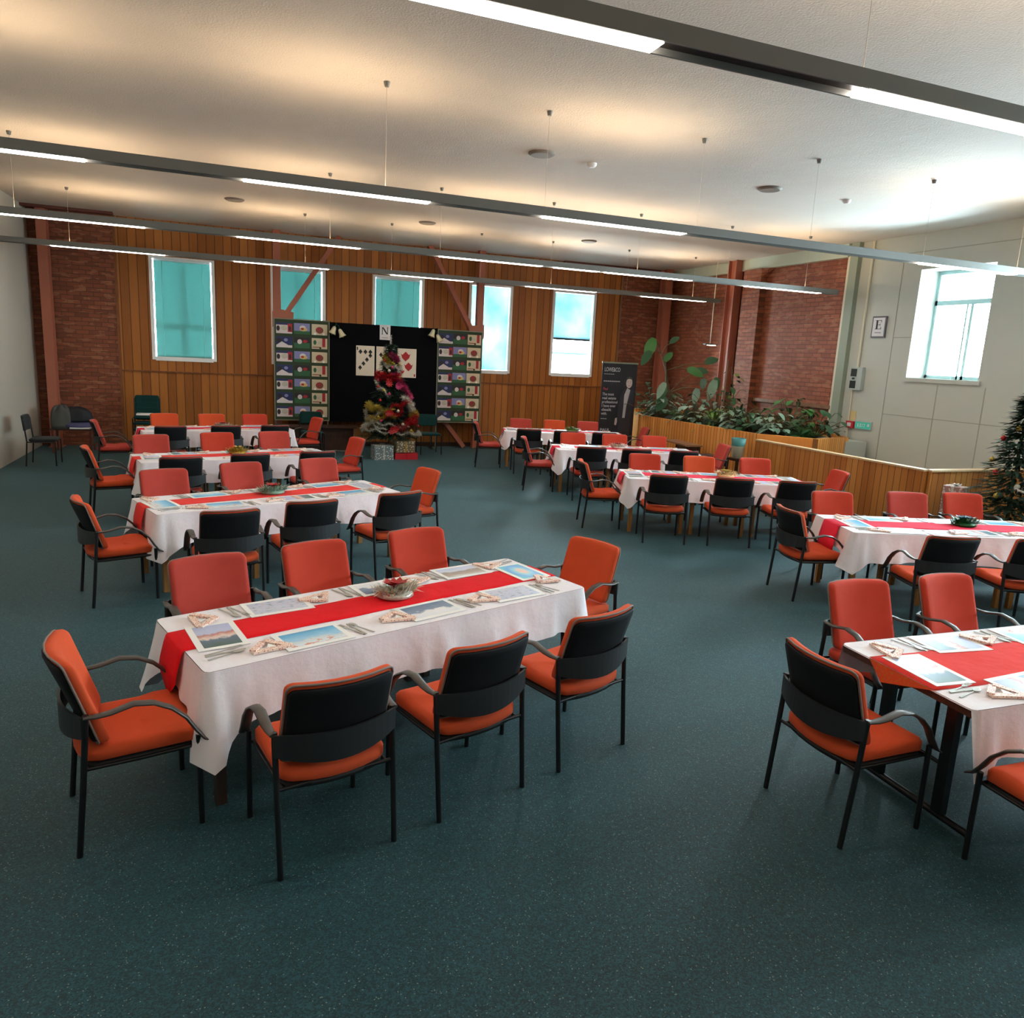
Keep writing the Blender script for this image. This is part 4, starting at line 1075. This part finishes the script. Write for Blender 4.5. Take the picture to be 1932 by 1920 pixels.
# ------------------------------------------------------------------ half wall, planter
def clad(name, pts, z0, z1, th, label, cat, m='fence2', cap='capwood'):
    t = thing(name, (0, 0, 0), 0, label, cat)
    b = MB(); c = MB()
    for a, e in zip(pts[:-1], pts[1:]):
        b.bar((a[0], a[1], (z0+z1)/2), (e[0], e[1], (z0+z1)/2), th, z1-z0, m); c.bar((a[0], a[1], z1+.012), (e[0], e[1], z1+.012), th+.03, .024, cap)
    b.build('cladding', t); c.build('cap_rail', t); return t
hwl = clad('half_wall', [(8.88, 10.75), (8.9, 7.28), (10.9, 7.28)], 0, .985, .1, 'timber-clad half wall with pale cap before the white wall', 'half wall')
t = thing('planter_box', (0, 0, 0), 0, 'long timber-clad planter box before the right brick wall', 'planter')
P = [(8.72, 14.6), (8.93, 10.86), (9.62, 10.1), (10.6, 10.4), (10.98, 11.1), (10.98, 13.6), (10.72, 13.65), (10.72, 14.98), (10.98, 15.05), (10.98, 16.9), (9.6, 16.9)]
b = MB(); n = len(P); th = .05
cx = sum(p[0] for p in P)/n; cy = sum(p[1] for p in P)/n
Q = [(p[0]+(cx-p[0])*.05, p[1]+(cy-p[1])*.03) for p in P]
vs = [(x, y, 0) for x, y in P]+[(x, y, 1.09) for x, y in P]+[(x, y, 1.09) for x, y in Q]+[(x, y, 0) for x, y in Q]
b.add(vs, [(i, (i+1) % n, n+(i+1) % n, n+i)[::-1] for i in range(n)]+[(n+i, n+(i+1) % n, 2*n+(i+1) % n, 2*n+i)[::-1] for i in range(n)]+[(2*n+i, 2*n+(i+1) % n, 3*n+(i+1) % n, 3*n+i)[::-1] for i in range(n)], 'fence')
b.build('cladding', t)
b = MB(); b.prism([(p[0]+(cx-p[0])*.051, p[1]+(cy-p[1])*.031) for p in P], lambda u, v, w: (u, v, .9+w*.1), 'soil'); b.build('soil', t)
tag(MB().box((10.5, 10.35, 0), (11.0, 11.05, 1.02), 'wall_white').build('plinth_block'), 'white painted block between the planter end and the pale column', 'block')

# plants
def leaf(b, p, d, L, W, m, rnd, droop=.35, up=Vector((0, 0, 1)), notch=False):
    p = Vector(p); d = Vector(d).normalized(); s = d.cross(up)
    if s.length < 1e-4: s = Vector((1, 0, 0))
    s.normalize(); nrm = s.cross(d); n = 6; vs = []
    for i in range(n+1):
        u = i/n; w = W*.5*math.sin(PI*min(1, u*.9+.1))**.7*(1 if not notch else (.75+.25*(i % 2)))
        q = p+d*L*u-Vector((0, 0, 1))*droop*L*u*u
        vs += [q-s*w+nrm*.1*w, q, q+s*w+nrm*.1*w]
    fs = []
    for i in range(n): fs += [(3*i, 3*i+1, 3*i+4, 3*i+3), (3*i+1, 3*i+2, 3*i+5, 3*i+4)]
    b.add(vs, fs, m, True)
def pot_plant(name, loc, label, kind, h, m, seed, n=26):
    rnd = random.Random(seed); t = thing(name, loc, rnd.uniform(0, 6), label, 'plant', 'plants in the timber planter')
    f = MB(); st = MB()
    for i in range(n):
        a = rnd.uniform(0, 2*PI); e = rnd.uniform(.3, 1.35)
        d = Vector((math.cos(a)*math.cos(e), math.sin(a)*math.cos(e), math.sin(e)))
        if kind == 'spear':
            leaf(f, (0, 0, .02), d, h*rnd.uniform(.7, 1.1), .05, m, rnd, .5)
        elif kind == 'fern':
            L = h*rnd.uniform(.7, 1.1)
            for j in range(7):
                u = (j+1)/7; q = d*L*u-Vector((0, 0, .5))*L*u*u
                for s in (-1, 1):
                    sd = d.cross(Vector((0, 0, 1))).normalized()*s
                    leaf(f, q, sd+d*.5, .11*(1.2-u), .035, m, rnd, .3)
            st.tube([(0, 0, 0), tuple(d*L*.5-Vector((0, 0, .125))*L), tuple(d*L-Vector((0, 0, .5))*L)], .004, m, 4)
        else:
            L = h*rnd.uniform(.35, .95); tip = d*L
            st.tube([(0, 0, 0), tuple(d*L*.5+Vector((0, 0, .04))), tuple(tip)], .006, 'stem', 4)
            a2 = a+rnd.uniform(-.7, .7); leaf(f, tip, (math.cos(a2), math.sin(a2), rnd.uniform(-.3, .5)), rnd.uniform(.13, .22), rnd.uniform(.08, .13), m, rnd, .5)
    f.build('leaves', t)
    if st.v: st.build('stems', t)
PL = [('bushy_plant', 9.05, 14.3, 'bushy', .5, 'leaf4', 'low grey-green plant at the far end of the planter, beside the banner'), ('bushy_plant', 9.35, 15.1, 'bushy', .7, 'leaf2', 'dark bushy plant behind the roll-up banner'),
      ('fern', 9.2, 13.7, 'fern', .5, 'leaf1', 'fresh green fern near the far end of the planter'), ('spear_plant', 9.35, 12.75, 'spear', .62, 'leaf3', 'lime green spear-leaved plant hanging over the planter edge'),
      ('bushy_plant', 9.25, 13.2, 'bushy', .45, 'leaf4', 'grey-green plant left of the lime spear-leaved plant'), ('bushy_plant', 9.9, 13.4, 'bushy', .75, 'leaf2', 'tall dark bushy plant behind the lime spear-leaved plant'),
      ('bushy_plant', 9.3, 12.2, 'bushy', .4, 'leaf4', 'pale grey-green plant right of the lime spear-leaved plant'), ('fern', 10.1, 12.2, 'fern', .75, 'leaf1', 'big green fern in the middle of the planter'),
      ('spear_plant', 9.9, 12.7, 'spear', .8, 'leaf2', 'dark spear-leaved plant in the middle of the planter'), ('bushy_plant', 9.35, 11.6, 'bushy', .42, 'leaf2', 'dark low plant above the cream and teal bin'),
      ('bushy_plant', 9.5, 11.15, 'bushy', .4, 'leaf4', 'grey-green plant near the kinked end of the planter'), ('bushy_plant', 10.2, 11.5, 'bushy', .62, 'leaf1', 'mid green plant under the brick ledge'),
      ('fern', 9.8, 10.75, 'fern', .42, 'leaf1', 'small fern at the near end of the planter'), ('bushy_plant', 10.2, 10.85, 'bushy', .5, 'leaf2', 'dark plant at the right end of the planter'),
      ('spear_plant', 10.3, 11.4, 'spear', .5, 'leaf4', 'pale spear-leaved plant against the brick at the right end')]
for i, (nm, x, y, kd, h, m, lb) in enumerate(PL): pot_plant(nm, (x, y, 1.0), lb, kd, h*1.3, m, 40+i, 60 if kd == 'bushy' else (30 if kd == 'fern' else 44))
# tall climbing plant: trunk, side stems, big leaves
t = thing('philodendron', (9.7, 14.6, 1.0), 0, 'tall leggy philodendron with big leaves before the brick corner', 'plant', 'plants in the timber planter')
rnd = random.Random(12)
st = MB(); lf = MB()
def W2(px, z, y): return (px-9.7, y-14.6, z-1.0)
trunk = [W2(9.75, 1.0, 14.6), W2(9.4, 1.6, 14.6), W2(9.22, 2.1, 14.5), W2(9.0, 2.45, 14.4)]
st.tube(trunk, [.03, .028, .022, .012], 'stem', 8)
def branch(a, c, L, W, m, d=None):
    a = Vector(a); c = Vector(c); mid = (a+c)/2+Vector((0, 0, .06)); st.tube([a, mid, c], .01, 'stem', 5)
    leaf(lf, c, d or (c-a)+Vector((0, -.2, -.15)), L*1.05, W*.95, m, rnd, .25, up=Vector((-.45, -.8, .4)).normalized())
branch(trunk[3], W2(8.66, 2.78, 14.2), .42, .26, 'leaf1', (-.5, -.2, -.85))
branch(trunk[3], W2(8.55, 2.5, 14.1), .34, .2, 'leaf2', (-.7, -.2, -.6))
branch(trunk[2], W2(8.85, 2.3, 14.0), .3, .16, 'leaf1', (.3, -.3, .8))
branch(trunk[2], W2(8.9, 1.85, 14.0), .34, .17, 'leaf4', (-.6, -.2, -.8))
branch(trunk[2], W2(9.5, 2.15, 14.1), .38, .22, 'leaf1', (.9, -.3, -.1))
branch(trunk[1], W2(9.8, 2.1, 14.2), .3, .2, 'leaf2', (.8, -.2, .3))
branch(trunk[2], W2(10.1, 2.3, 14.3), .34, .2, 'leaf2', (.7, -.2, .5))
branch(trunk[1], W2(10.2, 1.95, 14.0), .44, .22, 'leaf4', (-.5, -.3, -.7))
branch(trunk[1], W2(9.75, 1.75, 14.0), .3, .18, 'leaf4', (-.3, -.2, -.8))
branch(trunk[0], W2(9.95, 1.75, 14.1), .32, .16, 'leaf4', (-.1, -.2, .9))
branch(trunk[0], W2(10.4, 2.0, 14.2), .36, .2, 'leaf2', (-.4, -.3, -.6))
branch(trunk[3], W2(9.2, 2.7, 14.4), .28, .14, 'leaf2', (.5, -.2, .6))
branch(trunk[1], W2(9.05, 1.75, 14.2), .36, .2, 'leaf2', (-.5, -.2, -.6))
branch(trunk[0], W2(9.1, 1.5, 14.2), .36, .22, 'leaf2', (-.6, -.2, -.4))
st.build('stems', t); lf.build('leaves', t)
tag(MB().tube([(10.1, 13.5, 1.0), (10.12, 13.5, 2.4)], .018, 'mid_wood', 7).build('plant_stake'), 'thin wooden plant stake rising from the planter', 'stake')
t = thing('philodendron', (10.4, 13.6, 1.0), 0, 'sparse climbing plant at the foot of the steel column in the planter', 'plant', 'plants in the timber planter')
st = MB(); lf = MB(); st.tube([(0, 0, 0), (.1, .1, .6), (.05, .2, 1.25)], .012, 'stem', 6)
for i in range(22):
    z = .2+1.05*i/22; a = rnd.uniform(0, 6.28); p = Vector((.08+.1*math.cos(a), .12+.1*math.sin(a), z)); leaf(lf, p, (math.cos(a), math.sin(a), .1), .16, .09, ('leaf2', 'leaf3')[i % 2], rnd, .5)
st.build('stems', t); lf.build('leaves', t)

# ------------------------------------------------------------------ wall items on the right
t = thing('compass_sign', (XR, 10.515, 3.09), 0, 'framed white sign with the letter E on the white wall', 'sign')
MB().box((-.03, -.155, -.19), (0, .155, .19), 'sign_grey').build('frame', t); MB().box((-.034, -.13, -.165), (-.03, .13, .165), 'sign_white').build('plate', t)
b = MB(); f = lambda u, v, w: (-.037 if w else -.034, -u, v)
b.prism([(-.055, -.04), (-.02, -.04), (-.02, .12), (-.055, .12)], f, 'ink')
b.prism([(-.075, .112), (.06, .112), (.06, .12), (-.075, .12)], f, 'ink'); b.prism([(-.075, -.04), (.065, -.04), (.065, -.032), (-.075, -.032)], f, 'ink')
b.prism([(-.02, .036), (.035, .036), (.035, .044), (-.02, .044)], f, 'ink')
for v in (.12, -.04): b.prism([(.052, v-(.04 if v > 0 else 0)), (.06, v-(.04 if v > 0 else 0)), (.06, v+(.0 if v > 0 else .04)), (.052, v+(.0 if v > 0 else .04))], f, 'ink')
b.prism([(.03, .02), (.036, .02), (.036, .06), (.03, .06)], f, 'ink'); b.prism([(-.07, -.105), (.07, -.105), (.07, -.095), (-.07, -.095)], f, 'sign_grey'); b.build('letter_e', t)
t = thing('wall_unit', (XR, 10.85, 2.15), 0, 'white wall box with two black square grilles below the pipe', 'wall box')
MB().box((-.07, -.14, -.21), (0, .13, .21), 'box_white').build('case', t)
for z in (.11, -.11): MB().box((-.076, -.015, z-.07), (-.07, .12, z+.07), 'vent_dark').build('grille', t)
MB().box((-.076, .02, -.018), (-.07, .08, .018), 'vent_dark').build('switch', t)
tag(MB().tube([(XR-.025, 10.87, 2.36), (XR-.025, 10.87, ZC)], .02, 'cream', 8).build('conduit_pipe'), 'cream pipe from the ceiling down to the wall box', 'pipe')
tag(MB().tube([(XR-.02, 10.93, .0), (XR-.02, 10.93, 1.93)], .014, 'cream', 8).build('conduit_pipe'), 'thin cream pipe from the wall box down to the floor', 'pipe')
t = thing('fire_alarm', (XR, 10.87, 1.29), 0, 'small red fire alarm call point left of the exit sign', 'fire alarm')
MB().box((-.05, -.09, -.065), (0, .09, .065), 'sign_red').build('case', t); MB().box((-.054, -.04, -.035), (-.05, .05, .035), 'sign_white').build('glass_plate', t)
tag(MB().box((XR-.006, 10.78, 1.37), (XR, 10.92, 1.55), 'sign_yellow').build('instruction_plate'), 'pale yellow notice above the red fire alarm', 'notice')
t = thing('exit_sign', (XR, 10.565, 1.3), 0, 'green exit sign on the white wall above the half wall', 'sign')
MB().box((-.03, -.19, -.075), (0, .19, .075), 'box_white').build('case', t)
MB().box((-.034, -.175, -.06), (-.03, .175, .06), 'sign_green').build('face', t)
b = MB(); f = lambda u, v, w: (-.037 if w else -.034, -u, v)
def stroke(x0, x1, z0, z1): b.prism([(x0, z0), (x1, z0), (x1, z1), (x0, z1)], f, 'sign_white')
x0 = -.12
stroke(x0, x0+.012, -.032, .032)
for z in (-.032, -.005, .022): stroke(x0+.012, x0+.038, z, z+.01)
b.prism([(-.07, -.032), (-.057, -.032), (-.028, .032), (-.041, .032)], f, 'sign_white'); b.prism([(-.07, .032), (-.057, .032), (-.028, -.032), (-.041, -.032)], f, 'sign_white')
stroke(-.012, 0, -.032, .032); stroke(.033, .045, -.032, .032); stroke(.017, .061, .022, .032); b.build('lettering', t)
b = MB(); b.prism([(.13+.025*math.cos(i*PI/6), .01+.03*math.sin(i*PI/6)) for i in range(12)], f, 'sign_white'); b.build('pictogram', t)

# banner
def text_mesh(s, size, m, parent, loc, name='lettering', width=None, bold=.0):
    cu = bpy.data.curves.new('t', 'FONT'); cu.body = s; cu.size = size; cu.extrude = .0015; cu.offset = bold
    o = bpy.data.objects.new('t', cu); me = bpy.data.meshes.new_from_object(o); bpy.data.objects.remove(o); bpy.data.curves.remove(cu)
    me.materials.clear(); me.materials.append(M[m])
    if width:
        w = max(v.co.x for v in me.vertices); k = width/w
        for v in me.vertices: v.co.x *= k
    ob = bpy.data.objects.new(name, me); COL.objects.link(ob); ob.parent = parent; ob.location = loc; ob.rotation_euler = (PI/2, 0, 0); return ob
t = thing('roll_up_banner', (8.38, 15.1, 0), R(-8), 'dark roll-up banner with a printed man in a suit, left of the planter', 'banner')
MB().box((-.42, -.004, .08), (.42, .004, 2.2), 'banner').build('screen', t)
MB().box((-.43, -.012, 2.2), (.43, .012, 2.235), 'alu').build('top_rail', t)
MB().box((-.43, -.09, 0), (.43, .09, .08), 'alu').build('base', t)
MB().tube([(0, .03, .05), (0, .03, 2.2)], .01, 'alu', 8).build('support_pole', t)
text_mesh('LOWE&CO', .13, 'letter', t, (-.37, -.006, 2.02), width=.38, bold=.002)
b = MB()
for x0, x1, z, h in ((-.37, -.08, 1.955, .012), (-.38, -.19, .94, .014), (-.38, -.04, .45, .03), (-.37, .03, 1.79, .022)):
    n = int((x1-x0)/.05)
    for i in range(n): b.box((x0+i*.05, -.0055, z), (x0+i*.05+.042, -.004, z+h), 'letter')
b.build('fine_print', t)
text_mesh('Paul', .09, 'letter_red', t, (-.37, -.006, 1.6), width=.11)
for i, (s, w) in enumerate((('The most', .28), ('real estate', .34), ('professional', .38), ('I have ever', .34), ('dealt', .24), ('with.', .14))):
    text_mesh(s, .085, 'letter', t, (-.38, -.006, 1.48-.088*i), width=w, bold=.0015)
text_mesh('PAUL', .09, 'letter', t, (-.38, -.006, .66), width=.24, bold=.003)
text_mesh('SOUTHCOMBE', .09, 'letter', t, (-.38, -.006, .54), width=.48, bold=.003)
b = MB(); f = lambda u, v, w: (u, -.0065 if w else -.004, v)
b.prism([(.04, .1), (.14, .1), (.18, .75), (.22, .1), (.33, .1), (.34, .95), (.4, 1.35), (.36, 1.6), (.25, 1.66), (.14, 1.62), (.06, 1.5), (.02, 1.15), (.02, .95), (.05, .92)], f, 'suit')
f2 = lambda u, v, w: (u, -.0085 if w else -.004, v)
b.prism([(.25+.075*math.cos(i*PI/7), 1.78+.12*math.sin(i*PI/7)) for i in range(14)], f2, 'skin')
b.prism([(.14, .98), (.2, .98), (.22, 1.25), (.29, 1.62), (.21, 1.66), (.15, 1.5), (.15, 1.2)], f2, 'letter')
f3 = lambda u, v, w: (u, -.0095 if w else -.004, v)
b.prism([(.175, 1.82), (.19, 1.9), (.25, 1.925), (.31, 1.9), (.325, 1.82), (.3, 1.86), (.25, 1.87), (.2, 1.86)], f3, 'bag_grey')
for ex in (.222, .274): b.prism([(ex-.01, 1.8), (ex+.01, 1.8), (ex+.01, 1.808), (ex-.01, 1.808)], f3, 'ink')
b.prism([(.226, 1.72), (.27, 1.72), (.26, 1.712), (.236, 1.712)], f3, 'c_brown'); b.prism([(.243, 1.79), (.253, 1.79), (.258, 1.752), (.238, 1.752)], f3, 'letter')
b.prism([(-.04, .82), (.0, .8), (.02, .88), (.01, .98), (-.03, .96)], f2, 'skin')
b.build('printed_portrait', t)
t = thing('side_table', (8.42, 12.45, 0), R(-4), 'narrow wooden side table against the planter', 'table')
MB().box((-.17, -.5, .71), (.17, .5, .74), 'mid_wood').build('tabletop', t)
for sx in (-1, 1):
    for sy in (-1, 1): MB().box((sx*.14-.02, sy*.42-.02, 0), (sx*.14+.02, sy*.42+.02, .71), 'dark_wood').build('leg', t)
MB().box((.13, -.4, .3), (.15, .4, .71), 'mid_wood').build('back_panel', t)
t = thing('stool', (8.62, 10.95, 0), R(5), 'small dark wooden stool under the bin', 'stool')
MB().box((-.15, -.15, .6), (.15, .15, .64), 'dark_wood').build('seat', t)
for sx in (-1, 1):
    for sy in (-1, 1): MB().box((sx*.12-.018, sy*.12-.018, 0), (sx*.12+.018, sy*.12+.018, .6), 'dark_wood').build('leg', t)
t = thing('waste_bin', (8.61, 10.95, .64), 0, 'cream and teal tapered bin on the small stool before the planter', 'bin')
MB().lathe([(.085, 0), (.095, .01), (.115, .22)], (0, 0, 0), 'bin_cream', 20).build('body', t)
MB().lathe([(.116, .22), (.128, .36), (.12, .36), (.11, .22)], (0, 0, 0), 'bin_teal', 20).build('upper_band', t)
t = thing('side_table', (8.3, 11.45, 0), R(-4), 'small square dark table between the side table and the bin', 'table')
MB().box((-.2, -.2, .6), (.2, .2, .63), 'dark_wood').build('tabletop', t)
for sx in (-1, 1):
    for sy in (-1, 1): MB().box((sx*.17-.015, sy*.17-.015, 0), (sx*.17+.015, sy*.17+.015, .6), 'dark_wood').build('leg', t)

# ------------------------------------------------------------------ left corner
def side_chair(loc, rz, label, fab, group=None):
    t = thing('stacking_chair', loc, R(rz), label, 'chair', group)
    ol = rrect(-.225, .225, -.2, .22, .05, 4, 3)
    b = MB(); b.pad(ol, [(.02, 0), (0, .012), (0, .035), (.02, .05)], lambda u, v, w: (u, v, .42+w), fab); b.build('seat', t)
    ol = rrect(-.225, .225, .6, .86, .04, 4, 3)
    b = MB(); b.pad(ol, [(.01, -.02), (0, -.012), (0, .01), (.01, .02)], lambda u, v, w: (u, -.22-.1*(v-.45)-.03*(1-(u/.23)**2)+w, v), fab); b.build('backrest', t)
    for s in (-1, 1):
        MB().tube([(s*.235, -.25, 0), (s*.235, -.215, .42), (s*.235, -.25, .8)], .012, 'tube', 8).build('leg', t)
        MB().tube([(s*.235, .2, 0), (s*.235, .2, .42)], .012, 'tube', 8).build('leg', t)
        MB().tube([(s*.235, -.215, .415), (s*.235, .2, .415)], .011, 'tube', 8).build('side_rail', t)
    return t
g = 'stacked green chairs by the left brick pier'
side_chair((-1.53, 16.65, 0), 180, 'green stacking chair by the left brick pier, bottom of its stack', 'green_fabric', g)
s2 = side_chair((-1.53, 16.67, .12), 180, 'green stacking chair by the left brick pier, middle of its stack', 'green_fabric', g)
s3 = side_chair((-1.53, 16.69, .24), 180, 'green stacking chair by the left brick pier, topmost of its stack', 'green_fabric', g)
tag(MB().cbox((-1.55, 16.6, .745), (.3, .22, .03), 'paper').build('paper_stack'), 'white papers on the stacked green chairs', 'papers')
side_chair((1.7, 16.35, 0), 180, 'green chair before the left photo board', 'green_fabric')
side_chair((4.25, 16.2, 0), 180, 'green chair right of the decorated christmas tree', 'green_fabric')
side_chair((-2.98, 14.85, 0), -90, 'dark grey chair at the left picture edge', 'dark_fabric')
t = thing('side_table', (-2.75, 16.5, 0), 0, 'small low table heaped with bags in the left corner', 'table')
MB().box((-.42, -.25, .44), (.3, .25, .47), 'dark_wood').build('tabletop', t)
for sx in (-.38, .26):
    for sy in (-.21, .21): MB().box((sx-.018, sy-.018, 0), (sx+.018, sy+.018, .44), 'steel_shade_dark').build('leg', t)
def lump(name, loc, d, m, label, cat, seed):
    r = random.Random(seed); b = MB(); n, mm = 22, 10; vs = []
    ph = [r.uniform(0, 6) for _ in range(4)]
    for i in range(mm+1):
        v = i/mm; el = v*PI/2
        for j in range(n):
            a = 2*PI*j/n; k = 1+.1*math.sin(3*a+ph[0]+v*3)+.06*math.sin(7*a+ph[1])
            ca, sa = math.cos(a), math.sin(a); pw = .6
            x = math.copysign(abs(ca)**pw, ca)*math.cos(el)**.45*k; y = math.copysign(abs(sa)**pw, sa)*math.cos(el)**.45*k
            vs.append((d[0]*x, d[1]*y, d[2]*math.sin(el)*(1+.08*math.sin(5*a+ph[2]))))
    b.add(vs, [(i*n+j, i*n+(j+1) % n, (i+1)*n+(j+1) % n, (i+1)*n+j) for i in range(mm) for j in range(n)]+[tuple(reversed(range(n)))], m, True)
    o = b.build(name); o.location = loc; return tag(o, label, cat)
tag(MB().cbox((-2.66, 16.35, .485), (.34, .24, .026), 'paper').build('paper_stack'), 'white papers under the bags on the low corner table', 'papers')
lump('folded_cloth', (-2.72, 16.45, .5), (.28, .2, .09), 'bag_blue', 'slate blue folded cloth on the low corner table', 'cloth', 2)
lump('duffel_bag', (-2.78, 16.52, .6), (.3, .2, .26), 'bag_black', 'black bag on top of the heap in the left corner', 'bag', 3)
lump('jacket', (-2.98, 16.42, .47), (.17, .18, .42), 'bag_grey', 'grey jacket at the left of the corner heap', 'jacket', 4)

# ------------------------------------------------------------------ outside, light, camera
w = bpy.data.worlds.new('world'); SC.world = w; w.use_nodes = True
bg = w.node_tree.nodes['Background']; bg.inputs[0].default_value = (.72, .91, 1.0, 1); bg.inputs[1].default_value = 25
def portal(loc, rot, sx, sy):
    l = bpy.data.lights.new('portal', 'AREA'); l.shape = 'RECTANGLE'; l.size = sx; l.size_y = sy; l.cycles.is_portal = True
    o = bpy.data.objects.new('window_portal', l); COL.objects.link(o); o.location = loc; o.rotation_euler = rot
for a, c in wins: portal(((a+c)/2, YB+.3, (WZ0+WZ1)/2), (R(-90), 0, 0), c-a, WZ1-WZ0)
for a, c in rw: portal((XR+.55, (a+c)/2, (RZ0+RZ1)/2), (0, R(90), 0), RZ1-RZ0, c-a)

cam = bpy.data.cameras.new('camera'); co = bpy.data.objects.new('camera', cam); COL.objects.link(co); SC.camera = co
yaw, pitch, roll = R(21.25006), R(10.99566), R(2.82557)
fw = Vector((math.sin(yaw)*math.cos(pitch), math.cos(yaw)*math.cos(pitch), -math.sin(pitch)))
rt = Vector((math.cos(yaw), -math.sin(yaw), 0)); up = rt.cross(fw)
r_ = rt*math.cos(roll)+up*math.sin(roll); u_ = -rt*math.sin(roll)+up*math.cos(roll)
m = Matrix(((r_.x, u_.x, -fw.x, 0), (r_.y, u_.y, -fw.y, 0), (r_.z, u_.z, -fw.z, 2.25), (0, 0, 0, 1)))
co.matrix_world = m
cam.sensor_fit = 'HORIZONTAL'; cam.sensor_width = 36; cam.lens = 36*1394.66/1932
cam.shift_x = (966-963.5)/1932; cam.shift_y = (943-960)/1932
cam.clip_start = .05; cam.clip_end = 200
SC.view_settings.view_transform = 'Standard'; SC.view_settings.look = 'None'; SC.view_settings.gamma = 1
SC.view_settings.use_curve_mapping = False; SC.view_settings.exposure = 1.32
SC.cycles.use_denoising = True
SC.cycles.max_bounces = 8; SC.cycles.diffuse_bounces = 5; SC.cycles.transparent_max_bounces = 12
SC.cycles.sample_clamp_indirect = 6
